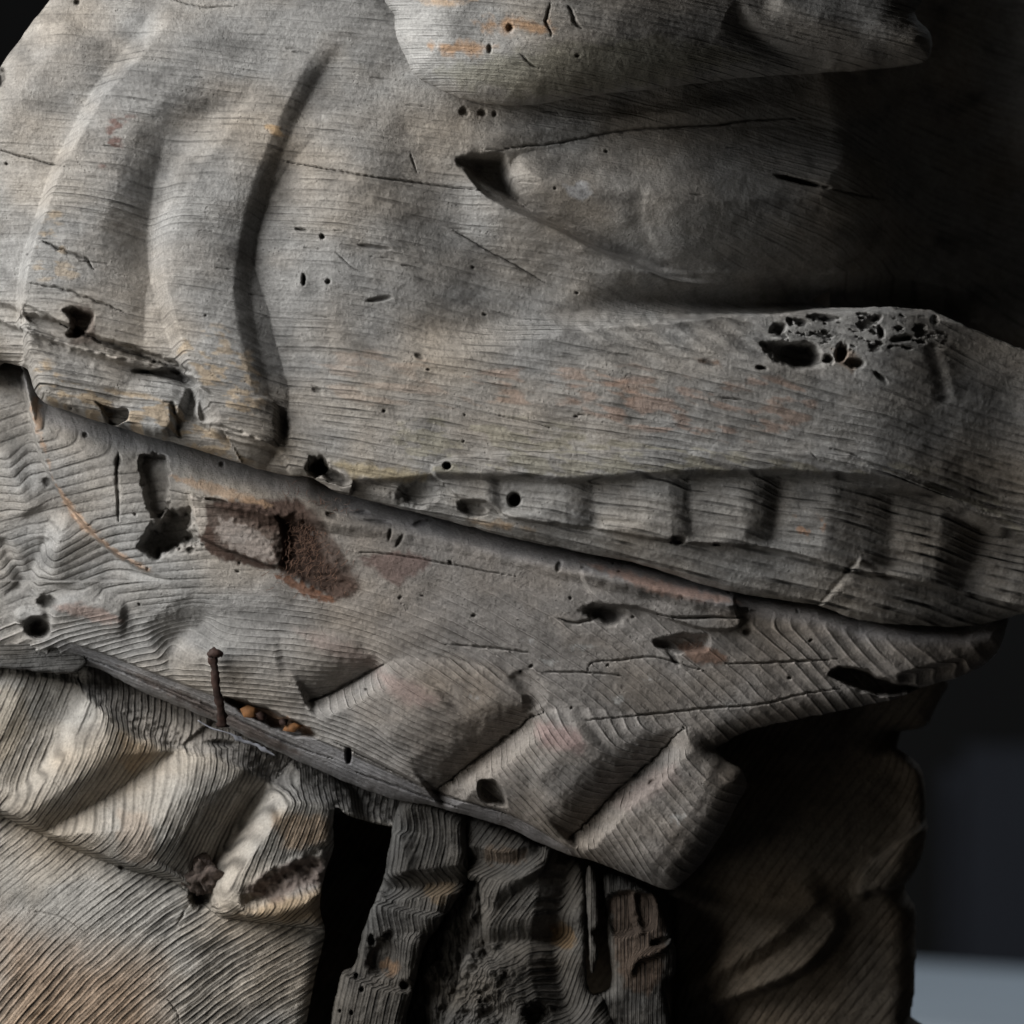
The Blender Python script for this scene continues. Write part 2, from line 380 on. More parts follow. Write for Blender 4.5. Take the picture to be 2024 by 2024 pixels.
    A.plate([(1534, 335), (1565, 333), (1610, 342), (1650, 352), (1672, 362), (1635, 358), (1585, 350)], -70, 6, 1)
    A.crack([(1660, 358), (1700, 366), (1775, 372)], 18, 3, 1)
    # lip underside and tooth row
    lb = np.interp(U, [0, 600, 700, 800, 868, 977, 1103, 1260, 1324, 1541, 1741, 1791, 1867, 1940, 2048], [2000, 1300, 950, 946, 937, 938, 946, 938, 933, 930, 942, 955, 980, 1024, 1066]).astype(f32)
    lbj = lb+2.5*fbm(U/20, V/20, 3, 52)
    row = ss(V-lbj, -5, 13)
    A.H += (14*ss(U, 900, 1150)*np.exp(-((V-lb+26)/34)**2)*(V < lb+20)*ss(U, 1000, 1700)).astype(f32)
    A.H -= (row*(24+10*ss(U, 1300, 1900))).astype(f32)
    A.H -= (22*ss(V-lb, 60, 260)*row).astype(f32)
    teeth = [
        [(902, 948), (975, 945), (982, 975), (960, 992), (925, 985)],
        [(986, 946), (1060, 950), (1124, 954), (1126, 1000), (1122, 1040), (1050, 1032), (996, 1021), (988, 985)],
        [(1172, 954), (1250, 948), (1338, 944), (1336, 1010), (1332, 1073), (1260, 1062), (1176, 1047), (1174, 1000)],
        [(1366, 944), (1440, 942), (1506, 940), (1502, 1010), (1500, 1084), (1430, 1080), (1372, 1074), (1368, 1010)],
        [(1540, 940), (1620, 945), (1672, 980), (1666, 1050), (1668, 1130), (1590, 1105), (1524, 1087), (1532, 1020)],
        [(1755, 985), (1830, 995), (1905, 1030), (1900, 1100), (1889, 1170), (1830, 1158), (1757, 1140), (1756, 1060)],
        [(1936, 1050), (2060, 1080), (2060, 1150), (2030, 1200), (1990, 1195), (1905, 1176), (1925, 1110)]]
    for i, t in enumerate(teeth):
        A.label(t, 20+i)
    A.plate([(900, 900), (1600, 890), (1760, 930), (1860, 970), (2130, 1080), (2130, 1230), (1990, 1196), (1889, 1172), (1757, 1142), (1668, 1131), (1600, 1106), (1524, 1088), (1440, 1081), (1332, 1073), (1260, 1063), (1176, 1048), (1122, 1041), (1050, 1033), (996, 1022), (960, 994), (905, 985)], 21, 7, 2.5)
    for g, wl, am in [([(988, 940), (990, 980), (994, 1024)], 26, 14), ([(1172, 945), (1175, 1000), (1178, 1050)], 56, 22), ([(1362, 938), (1367, 1010), (1374, 1078)], 42, 20),
                  ([(1548, 935), (1540, 1010), (1526, 1090)], 56, 26), ([(1772, 965), (1766, 1060), (1758, 1146)], 125, 30), ([(1958, 1040), (1938, 1110), (1905, 1180)], 90, 24)]:
        A.stroke(g, -am, 110, wl*1.15, pp=1.15, pn=1.9, fade=(.06, .16), wob=6, rnd=8)
    A.crack([(1700, 1105), (1670, 1150), (1625, 1194)], 4, 12, 5, dark=.1)
    A.stroke([(1712, 1100), (1675, 1150), (1630, 1200)], 10, 120, 8, pp=1.4, pn=1.3, fade=(.1, 0), rnd=3)
    # broken ledges at the left bottom
    A.plate([(-40, 655), (40, 648), (90, 665), (200, 700), (300, 730), (385, 748), (398, 790), (400, 830), (540, 880), (575, 930), (575, 1000), (-60, 1000)], -20, 10, 3)
    A.plate([(48, 640), (120, 668), (200, 690), (290, 708), (372, 742), (380, 790), (330, 870), (230, 850), (90, 800), (58, 735)], 34, 20, 5, dome=16, r=70)
    A.plate([(-40, 600), (40, 610), (52, 660), (48, 716), (20, 730), (-40, 720)], -22, 12, 4)
    A.plate([(258, 735), (320, 726), (375, 738), (398, 762), (370, 768), (330, 752)], -55, 9, 3)
    A.plate([(188, 792), (225, 806), (256, 808), (252, 834), (214, 842), (203, 812)], -70, 6, 2)
    A.plate([(336, 800), (352, 800), (366, 865), (344, 860)], -26, 14, 4)
    A.plate([(390, 765), (420, 790), (440, 830), (400, 838), (388, 800)], -24, 12, 3)
    A.plate([(388, 832), (440, 845), (530, 868), (552, 884), (520, 890), (440, 868)], 16, 8, 2)
    A.plate([(392, 765), (440, 780), (545, 790), (552, 868), (528, 878), (450, 850), (390, 832)], 16, 8, 4)
    A.hole(560, 842, 11, 28, 18, -10, soft=.7, dark=.4)
    A.plate([(128, 612), (160, 605), (192, 622), (182, 650), (150, 672), (128, 664), (140, 640)], -70, 14, 6)
    A.plate([(50, 600), (130, 640), (130, 655), (60, 640)], -14, 6, 2)
    A.crack([(90, 480), (130, 500), (170, 512), (190, 535)], 14, 5, 5)
    A.crack([(120, 640), (200, 675), (270, 700), (330, 720)], 22, 6, 4)
    A.crack([(60, 560), (130, 575), (200, 600), (250, 620)], 10, 4, 4)
    A.plate([(44, 618), (130, 636), (210, 668), (300, 694), (378, 728), (372, 744), (300, 724), (210, 700), (120, 676), (48, 652)], -34, 9, 5, scale=14)
    A.ridge([(52, 770), (110, 800), (200, 826), (300, 850), (390, 872), (480, 900)], [14, 20, 20, 18, 12, 6], 46, 26, pp=1.3, pn=1.2, fade=(.05, .2), wob=10)
    A.stroke([(60, 668), (150, 700), (260, 726), (340, 742), (392, 770)], [-10, -20, -30, -36, -20], 16, 44, pp=1.2, pn=1.5, fade=(.1, .1), wob=12, rnd=4)
    # holes
    A.hole(627, 922, 17, 16, 80); A.hole(655, 940, 30, 10, 45, 25)
    A.hole(884, 921, 6.5, 6, 60, jag=.1); A.hole(1017, 988, 11, 12, 70, jag=.1); A.hole(820, 977, 30, 20, 34, soft=.6, dark=.35)
    A.hole(935, 1005, 22, 13, 22, 20); A.hole(1343, 1068, 14, 7, 30); A.hole(1420, 1076, 10, 3, 25)
    for a in [(1578, 703, 46, 21, 90, 12), (1638, 710, 8.5, 8.5, 70, 0), (1664, 697, 9, 17, 45, 15), (1692, 718, 17, 9, 26, 0), (1505, 727, 10, 4, 40, 4),
              (1625, 627, 24, 7, 26, 4), (1799, 607, 20, 5, 26, 0), (1855, 628, 7, 8, 30, 30), (1744, 656, 6, 11, 26, -15), (1791, 667, 22, 6, 26, -8),
              (1580, 634, 16, 4, 24, 10), (1538, 650, 14, 9, 28, -20), (1735, 627, 11, 5, 22, -20), (1741, 743, 16, 4, 18, 40), (1509, 680, 7, 6, 14, 0),
              (1400, 718, 16, 6, 8, 10), (598, 455, 11, 3, 22, 10), (638, 469, 4.5, 4.5, 30, 0), (601, 554, 4, 9, 24, 0), (650, 558, 4.5, 4.5, 30, 0),
              (738, 489, 26, 3.5, 14, 6), (750, 592, 24, 4, 18, -10), (830, 706, 9, 5, 14, 30), (627, 771, 10, 5, 12, 30), (917, 219, 8, 8, 18, 0), (953, 221, 7, 6, 18, 0), (977, 222, 4, 5, 14, 0),
              (-2, 150, 9, 14, 50, 0), (152, 3, 5, 5, 20, 0)]:
        A.hole(*a[:4], a[4]*(.55 if a[3] < 9 else 1), a[5], jag=.42, dark=.4 if a[3] < 9 else .5)
    w = (slice(int((612+68)/SA), int((712+68)/SA)), slice(int((1500+80)/SA), int((1900+80)/SA)))
    er = fbm(U[w]/24, V[w]/9, 5, 61)+.22*fbm(U[w]/70, V[w]/40, 2, 66)+.07*np.exp(-((U[w]-1640)/70)**2); k = ss(er, .11, .20)*ss(V[w], 610, 625)*(1-ss(V[w], 680, 706))*ss(U[w], 1510, 1560)*(1-ss(U[w], 1820, 1900))
    A.H[w] -= 13*k; A.col[w] *= (1-.35*k)[..., None]
    A.stroke([(1845, 670), (1862, 730), (1880, 800)], -7, 22, 30)
    # diagonal furrows on top of the lip
    for i in range(7):
        x = 1090+i*58
        A.stroke([(x, 628), (x+60, 655), (x+130, 700), (x+210, 735)], -9, 12, 24, pp=1.4, pn=1.4, fade=(.25, .5), rnd=4)
    # cracks
    A.crack([(-20, 290), (40, 308), (130, 332)], 14, 3, 1.5)
    A.crack([(555, 318), (620, 330), (660, 338), (720, 348), (790, 357), (870, 366), (962, 377)], 13, 2.6, 1.5)
    A.crack([(895, 453), (960, 492), (1020, 522), (1077, 556)], 8, 2.5, 2)
    A.crack([(660, 495), (690, 525), (715, 540)], 6, 2, 1); A.crack([(810, 300), (818, 325), (824, 342)], 8, 2, 1)
    A.crack([(1640, 885), (1690, 900), (1732, 922)], 6, 2.5, 1); A.crack([(1600, 893), (1616, 908)], 5, 2, 1)
    A.crack([(980, 820), (1060, 838), (1092, 848)], 7, 2, 1); A.crack([(330, -5), (400, 15), (470, 12)], 9, 2.5, 2)
    rs = np.random.default_rng(3)
    for i in range(30):
        x = rs.uniform(20, 1500); y = rs.uniform(20, 930); l = rs.uniform(12, 60)
        A.crack([(x, y), (x+l*.5, y+l*.045), (x+l, y+l*.1)], rs.uniform(3, 9), rs.uniform(1.6, 2.6), 1, n=2)
    for i in range(16):
        A.hole(rs.uniform(10, 1700), rs.uniform(10, 930), rs.uniform(1.8, 3.6), rs.uniform(1.6, 2.6), 9, dark=.7)
build_upper()
A.lab[(A.lab == 0) & (V > np.interp(U, [0, 900, 1050, 1324, 1541, 1777, 1911, 2048], [3000, 700, 624, 619, 615, 597, 630, 684])) & (V < np.interp(U, [0, 900, 977, 1103, 1260, 1541, 1741, 1867, 2048], [0, 900, 938, 946, 938, 930, 942, 980, 1066]))] = 2
A.label([(1008, 345), (1022, 305), (1100, 287), (1203, 264), (1300, 250), (1415, 242), (1560, 232), (1690, 236), (1750, 290), (1775, 360), (1760, 450), (1690, 505), (1600, 532), (1450, 538), (1340, 530), (1250, 505), (1180, 478), (1110, 445), (1060, 418), (1025, 388)], 3)
tt = V-(.09+.05*ss(V, 450, 800))*U + A.H*.34 + 20*fbm(U/420, V/200, 3, 41)+6*fbm(U/110, V/60, 2, 42)
A.ph = np.where(tt < 760, tt/16.5, 760/16.5+(tt-760)/(16.5+5*ss(U, 900, 1500)))
A.ph = warp(A.ph).astype(f32)
A.al = (U+.1*V).astype(f32)
A.gamp = (.55+1.6*np.clip(fbm(U/190, V/130, 3, 44)+.12, -.3, .5)+.5*ss(V, 600, 700)+.5*ss(U,1000,1200)*ss(V, 925, 950)+1.4*ss(U, 1600, 1800)*ss(V, 930, 960)).astype(f32)
A.gamp *= (1-.65*np.exp(-((U-1250)/330)**2-((V-400)/170)**2))
A.gamp = np.clip(A.gamp, .08, 2.6).astype(f32)
A.mottle(.10, .10)
for P, c, a, st in [
    ([(775, 840), (1000, 820), (1500, 900), (1900, 930), (2040, 1060), (1900, 990), (1741, 945), (1541, 932), (1260, 938), (868, 937)], (.27, .25, .185), .5, 40),
    ([(80, 700), (170, 760), (330, 790), (420, 850), (540, 880), (560, 920), (300, 880), (90, 790)], (.36, .26, .15), .55, 30),
    ([(350, 690), (420, 640), (500, 690), (530, 800), (440, 830), (390, 740)], (.38, .28, .17), .5, 26),
    ([(90, 430), (130, 420), (140, 520), (190, 540), (90, 560), (70, 520)], (.36, .27, .17), .45, 26),
    ([(230, 225), (280, 235), (300, 250), (240, 262), (250, 290), (230, 330), (200, 335), (210, 270)], (.17, .10, .085), .8, 30),
    ([(520, 245), (560, 250), (570, 270), (540, 268)], (.5, .33, .17), .7, 20),
    ([(900, 740), (1250, 720), (1280, 790), (1000, 800)], (.36, .22, .15), .35, 55),
    ([(1120, 760), (1500, 740), (1620, 800), (1500, 880), (1180, 830)], (.34, .21, .15), .4, 45),
    ([(620, 690), (900, 720), (1000, 800), (700, 800)], (.33, .24, .18), .3, 55),
    ([(1120, 360), (1160, 355), (1180, 385), (1150, 400), (1110, 375)], (.50, .51, .53), .55, 0),
    ([(1570, 1020), (1620, 1020), (1640, 1040), (1600, 1070), (1575, 1050)], (.42, .25, .16), .7, 14),
    ([(640, 905), (760, 915), (870, 935), (800, 960), (700, 950)], (.30, .24, .13), .6, 0),
    ([(900, 1020), (1010, 1030), (1060, 1050), (960, 1045)], (.36, .24, .13), .6, 0),
    ([(130, 600), (190, 605), (200, 650), (190, 680), (140, 680)], (.07, .05, .04), .7, 0),
    ([(1370, 705), (1420, 705), (1430, 730), (1390, 728)], (.14, .08, .05), .7, 0),
    ([(1640, 680), (1700, 690), (1690, 740), (1650, 720)], (.25, .16, .10), .5, 0),
    ]:
    A.tint(P, c, a, 14, 9, 18, st or None)
A.H += 22; A.relief(1.5, .8); A.carve_rings(1.0)
A_bottom = [(-60, 716), (0, 716), (48, 727), (58, 745), (69, 777), (87, 796), (140, 815), (210, 837), (260, 853), (391, 890), (540, 935), (612, 944), (640, 958), (669, 974), (759, 997), (850, 1020), (958, 1050), (1020, 1066), (1140, 1090), (1260, 1115), (1324, 1135), (1396, 1158), (1498, 1181), (1621, 1198), (1704, 1227), (1800, 1238), (1922, 1243), (2024, 1224), (2100, 1200)]
A.outline(A_bottom+[(2180, 1180), (2180, -160), (190, -160), (95, -6), (62, 36), (36, 72), (14, 100), (0, 122), (-14, 150), (-60, 260)], 46, 40, 12, 2.2)
head = bpy.data.objects.new('upper_head', None); C.objects.link(head); head.parent = statue
A.build({0: ('cheek', None), 2: ('upper_lip', 'grey upper lip riddled with insect holes'), 3: ('eyeball', None),
         **{20+i: ('tooth', None) for i in range(7)}}, head, M_head)
print('upper', time.time()-T0)

# =================================================================== BROW
Bw = Layer(760, -60, 1910, 215, 2.15, 60)
U, V = Bw.U, Bw.V
Bw.H = (128-((U-1000)/1000)**2*60-ss(U, 1000, 1850)*330).astype(f32)
Bw.ph = warp((V-.10*U-.00005*(U-1100)**2+Bw.H*.1+10*fbm(U/200, V/90, 2, 71))/10.5).astype(f32); Bw.al = U.copy()
Bw.gamp = np.clip(.7+.5*ss(U, 1250, 1500)+fbm(U/90, V/60, 3, 72), .1, 1.8).astype(f32)
Bw.ridge([(1520, -40), (1600, 20), (1760, 60), (1860, 70)], [20, 30, 26, 10], 90, 60, pp=1.2, pn=1.4)
Bw.stroke([(1440, 10), (1500, 60), (1580, 100), (1660, 120)], -22, 40, 60)
Bw.mottle(.08, .12); Bw.col *= (1+.35*(1-ss(U, 800, 1250)))[..., None]  # left end painted lighter, as if catching the window light
Bw.tint([(930, 35), (1060, 40), (1110, 60), (1070, 78), (950, 66)], (.42, .26, .15), .85, 22, 14, 16)
Bw.tint([(830, 85), (960, 85), (980, 105), (900, 118), (850, 100)], (.43, .27, .16), .85, 20, 12, 14)
Bw.tint([(820, -10), (950, -10), (930, 20), (850, 20)], (.46, .33, .22), .8, 20, 12, 16)
Bw.tint([(850, 130), (1300, 60), (1500, 100), (1300, 170), (1000, 200)], (.24, .23, .17), .5, 30, 14)
Bw.crack([(1090, 10), (1080, 45), (1090, 75)], 12, 4, 4); Bw.crack([(1030, 112), (1048, 130), (1066, 138)], 8, 3, 2); Bw.crack([(1125, 15), (1135, 45), (1150, 58)], 10, 5, 4)
Bw.hole(1008, 60, 6, 7, 14); Bw.hole(968, 100, 4, 8, 10); Bw.hole(1142, 112, 4, 3, 8)
Bw.relief(1.3, .8); Bw.carve_rings(1.0)
Bw.outline([(778, -140), (778, 25), (784, 72), (800, 108), (820, 145), (862, 170), (912, 192), (980, 204), (1060, 203), (1185, 181), (1324, 162), (1469, 139), (1632, 122), (1760, 110), (1846, 97), (1866, 75), (1862, 35), (1831, -5), (1820, -140)], 125, 112, 14, 2)
Bw.build({0: ('brow', 'overhanging grey brow ridge with orange worn patches')}, head, M_head)

# =================================================================== LOWER JAW
J = Layer(-80, 690, 2048, 1790, 2.15, -60)
U, V = J.U, J.V
TOP = np.array(A_bottom, float)
def build_jaw():
    top = np.interp(U, TOP[:, 0], TOP[:, 1]).astype(f32)
    J.H = (-62-((U-700)/1000)**2*np.where(U>700,76,40)-ss(U, 1300, 2000)*45-ss(U, 1760, 2060)*70-np.clip(V-top, 0, 700)*.15-34*np.exp(-np.clip(V-top,0,999)/26)).astype(f32)
    wb = np.interp(U, [0, 400, 700, 1000, 1300, 1460, 1600], [60, 92, 74, 54, 38, 26, 30]).astype(f32)
    J.H -= ((46-22*ss(U, 1450, 1800))*(1-ss(V-top+4*fbm(U/30, V/30, 3, 2), -10, wb))).astype(f32)
    # left of the raised plate the surface lies deeper
    PE = spline([(40, 740), (54, 792), (72, 879), (98, 940), (138, 1002), (210, 1082), (290, 1129), (360, 1146)], 5)
    r = J.curve(PE, 400, 3); w, sd, t, d = r
    k = (1-ss(sd+3*fbm(U[w]/14, V[w]/14, 3, 1), -8, 3))*(1-ss(t, .72, .98))*(V[w] < 1150)
    J.H[w] -= (44*np.clip(k, 0, 1)*(1-ss(-sd, 60, 400)*.3)).astype(f32)
    # ridges left of the plate
    J.ridge([(140, 1010), (118, 1060), (105, 1110), (100, 1160)], [10, 34, 34, 20], 120, 40, pp=1.5, pn=1.5)
    J.ridge([(0, 880), (30, 960), (60, 1020)], 22, 60, 60)
    J.stroke([(60, 1180), (50, 1130), (90, 1060)], -16, 40, 22)
    J.stroke([(-10, 1060), (30, 1140), (20, 1180)], -14, 20, 30)
    # bevel along the top, bar, slot and broken fragment
    J.ridge([(320, 955), (420, 985), (520, 1010), (650, 1030), (900, 1070), (1100, 1120), (1300, 1165), (1440, 1195)], [14, 20, 20, 16, 14, 16, 20, 20], 70, 26, pp=1.5, pn=1.5, fade=(.05, 0), wob=8, rnd=6)
    J.plate([(272, 900), (295, 892), (326, 896), (336, 940), (334, 990), (338, 1012), (300, 1030), (282, 990), (276, 950)], -42, 9, 9, scale=12)
    J.plate([(262, 1076), (296, 1034), (330, 1006), (374, 1002), (382, 1040), (396, 1066), (420, 1084), (360, 1084), (310, 1108), (280, 1100)], -115, 22, 11, scale=14)
    J.plate([(373, 978), (420, 990), (520, 1006), (560, 1040), (552, 1122), (470, 1098), (398, 1066), (382, 1030)], 22, 7, 3)
    J.plate([(550, 1030), (600, 1005), (640, 1060), (660, 1110), (700, 1160), (640, 1185), (570, 1140), (545, 1100)], -12, 22, 6)
    J.crack([(405, 986), (430, 990), (450, 993)], 14, 5, 2); J.crack([(232, 895), (230, 930), (233, 1030)], 10, 5, 2); J.hole(232, 912, 6, 12, 10)
    # plate rim scalloped
    # splinter slab and knot
    J.plate([(1150, 1120), (1300, 1150), (1440, 1172), (1458, 1185), (1462, 1214), (1472, 1232), (1445, 1250), (1385, 1246), (1330, 1228), (1260, 1205), (1180, 1192)], 20, 8, 3)
    J.plate([(1460, 1165), (1620, 1200), (1700, 1235), (1560, 1250), (1470, 1240)], -22, 60, 3)
    J.crack([(1300, 1214), (1340, 1222), (1400, 1221), (1470, 1222)], 18, 4, 1.5)
    J.hole(1200, 1214, 40, 17, 46, 8, soft=.5, dark=.7); J.crack([(1105, 1224), (1140, 1232), (1180, 1222)], 14, 4, 3)
    J.plate([(1292, 1262), (1330, 1256), (1360, 1250), (1405, 1256), (1398, 1290), (1350, 1296), (1300, 1285)], -30, 14, 5)
    # eye shaped hole at the right
    J.plate([(1641, 1337), (1666, 1318), (1719, 1325), (1766, 1346), (1850, 1362), (1797, 1384), (1735, 1379), (1697, 1368), (1672, 1353)], -90, 12, 4)
    J.stroke([(1780, 1345), (1860, 1325), (1930, 1310)], -14, 12, 40)
    for c in ([(880, 1275), (960, 1280), (1050, 1292)], [(1160, 1332), (1172, 1310), (1230, 1306), (1292, 1300), (1400, 1330)], [(1130, 1427), (1200, 1422), (1290, 1414), (1400, 1402), (1500, 1396), (1590, 1375), (1665, 1365)], [(1060, 1330), (1150, 1330), (1240, 1338)], [(1424, 1315), (1560, 1310), (1660, 1305)], [(700, 1090), (800, 1100), (1020, 1140)]):
        J.crack(c, 10, 2.8, 2)
    for u, v, a, b, ro in [(712, 1013, 12, 4, 0), (835, 1034, 18, 5, -15), (770, 1058, 3, 10, 10), (740, 1030, 30, 3, 5), (790, 1068, 3, 14, 30), (165, 860, 5, 5, 0), (88, 953, 8, 8, 0), (375, 1088, 6, 6, 0), (436, 918, 4, 4, 0), (655, 1018, 10, 5, 20), (1480, 1250, 7, 6, 0), (1290, 1550, 9, 4, -40), (1105, 1120, 5, 10, 20), (1158, 1125, 10, 4, 20), (1332, 1300, 18, 5, 50)]:
        J.hole(u, v, a, b, 9, ro, dark=.4)
    for P, dm in (([(90, 1190), (150, 1178), (240, 1215), (260, 1250), (180, 1275), (110, 1245)], 14), ([(330, 1330), (400, 1235), (560, 1215), (740, 1290), (690, 1352), (600, 1400), (480, 1390)], 18),
                  ([(600, 1400), (690, 1352), (800, 1300), (960, 1320), (1060, 1395), (968, 1486), (866, 1570), (700, 1490)], 22),
                  ([(880, 1565), (968, 1486), (1060, 1410), (1200, 1405), (1340, 1445), (1217, 1573), (1125, 1665), (1000, 1610)], 22),
                  ([(1130, 1665), (1217, 1573), (1345, 1440), (1420, 1480), (1500, 1530), (1470, 1610), (1370, 1770), (1260, 1760)], 22)):
        J.plate(P, 0, 20, 1, dome=dm, r=72)
    # curls under the jaw: convex roll towards a crease, next one starts at once
    J.ridge([(90, 1205), (150, 1188), (210, 1202), (250, 1228)], [16, 24, 24, 14], 34, 50, pp=1.4, pn=1.4)
    J.stroke([(300, 1300), (345, 1262), (400, 1228), (440, 1205)], [-30, -40, -34, -10], 70, 70, pp=1.4, pn=1.4, wob=14, fade=(.25,.3))
    J.stroke([(600, 1390), (640, 1378), (690, 1352), (725, 1332), (775, 1308)], [-34, -46, -46, -40, -10], 85, 46, pp=2.0, pn=1.5, fade=(.06, .2), wob=8, rnd=5)
    J.crack([(600, 1390), (640, 1378), (690, 1352), (725, 1332), (760, 1312)], 16, 4, 3)
    J.stroke([(850, 1578), (880, 1556), (920, 1522), (968, 1486), (1020, 1445), (1072, 1408)], [-40, -48, -48, -44, -36, -14], 95, 46, pp=2.1, pn=1.15, fade=(.04, .12), wob=16, rnd=5)
    J.crack([(862, 1568), (904, 1536), (966, 1487), (1020, 1445), (1072, 1408)], 16, 4, 7)
    J.stroke([(1048, 1412), (1046, 1372), (1012, 1330)], [-12, -16, -8], 18, 40, pp=1.3, pn=1.3)
    J.stroke([(1118, 1668), (1160, 1635), (1217, 1573), (1265, 1530), (1310, 1489), (1350, 1442)], [-40, -48, -48, -44, -36, -14], 95, 46, pp=2.1, pn=1.15, fade=(.04, .12), wob=16, rnd=5)
    J.crack([(1125, 1662), (1160, 1635), (1217, 1573), (1265, 1530), (1310, 1489), (1350, 1442)], 14, 4, 7)
    J.ridge([(560, 1300), (480, 1285), (400, 1320)], 8, 80, 80)
    J.ridge([(880, 1370), (800, 1420), (760, 1480)], 14, 120, 120)
    J.ridge([(1180, 1450), (1100, 1500), (1060, 1560)], 14, 110, 110)
    J.stroke([(1480, 1560), (1440, 1650), (1370, 1745)], -20, 90, 90, pp=1.2, pn=1.2, fade=(0, 0))
    # cut plane of the joint: bevel that runs back below the curls
    SBp = spline([(90, 1255), (200, 1290), (330, 1340), (480, 1397), (640, 1467), (800, 1540), (870, 1572), (1010, 1612), (1110, 1668), (1180, 1705)], 5)
    r = J.curve(SBp, 130, 2); w, sd, t, d = r
    bl = np.clip(-sd, 0, 200); ends = ss(t, .0, .08)*(1-ss(t, .9, 1.0))
    J.H[w] -= ((bl*.34+7*ss(bl, 0, 6))*ends).astype(f32)
    J.gamp[w] *= (1-.8*ss(bl, 0, 8)*ends)
    J.bev = (w, ss(bl, 0, 8)*ends, bl)
    J.plate([(436, 1376), (520, 1398), (600, 1436), (628, 1462), (560, 1454), (470, 1412)], -50, 8, 4)
    J.plate([(680, 1482), (694, 1482), (692, 1510), (682, 1512)], -40, 5, 1)
    J.plate([(945, 1545), (985, 1545), (1005, 1600), (950, 1585)], -50, 10, 3)
    for c in ([(240, 1330), (400, 1395), (560, 1470), (660, 1505)], [(660, 1470), (760, 1520), (860, 1570), (1000, 1612)], [(160, 1300), (280, 1350), (420, 1415)], [(700, 1530), (800, 1565), (900, 1600)]):
        J.crack(c, 12, 3.5, 2)
    # eroded hole at far left
    J.hole(68, 1242, 21, 18, 60, jag=.15, dark=.6); J.plate([(20, 1215), (40, 1198), (80, 1205), (85, 1222), (50, 1240), (28, 1240)], 18, 14, 4)
    J.hole(90, 1190, 16, 12, 20); J.hole(100, 1290, 9, 7, 12)
    rs = np.random.default_rng(8)
    for i in range(30):
        x = rs.uniform(150, 1900); y = 1010+rs.uniform(0, 1)*(200+x*.22)
        J.hole(x, y, rs.uniform(2, 5), rs.uniform(1.6, 3), 8, rs.uniform(-40, 60), dark=.6)
build_jaw()
r_ = np.hypot(U-480, (V-2020)*1.0)
J.ph = warp((np.where(r_ < 860, r_, 860+(r_-860)*.62)+J.H*.62+14*fbm(U/260, V/200, 3, 45)+4*fbm(U/70, V/60, 2, 46))/12.8, .35).astype(f32)
J.al = (np.arctan2(U-480, 2020-V)*900).astype(f32)
g0 = (.7+1.3*fbm(U/170, V/120, 3, 47)).astype(f32)
J.gamp = np.clip(J.gamp*(g0+.8*ss(U, 1450, 1650))*(.35+1.25*ss(V, 1130, 1270)), .05, 2.0)
lf = (1-ss(U, 330, 620))*(1-ss(V, 1170, 1250)); J.gamp = J.gamp*(1-lf)-lf*(.7+.8*fbm(U/150, V/100, 3, 57))
J.gamp = np.where((U > 1480), np.maximum(J.gamp, 1.3+fbm(U/90, V/60, 3, 58)), J.gamp).astype(f32)
J.mottle(.09, .12)
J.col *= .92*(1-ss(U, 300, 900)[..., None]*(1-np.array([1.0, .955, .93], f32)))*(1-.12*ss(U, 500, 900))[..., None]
w, kb, bl = J.bev; J.ph[w] = np.where(kb > .5, bl/7.5+.6*fbm(U[w]/160, bl/9, 3, 77), J.ph[w]); J.al[w] = np.where(kb > .5, U[w], J.al[w]); J.gamp[w] = np.where(kb > .5, .5, J.gamp[w])
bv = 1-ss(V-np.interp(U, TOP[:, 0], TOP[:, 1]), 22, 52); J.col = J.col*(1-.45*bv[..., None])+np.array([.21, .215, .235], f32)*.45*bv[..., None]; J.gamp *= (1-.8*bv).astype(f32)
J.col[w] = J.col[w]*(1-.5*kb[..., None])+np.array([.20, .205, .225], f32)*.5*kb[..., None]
stain = (.062, .040, .031)
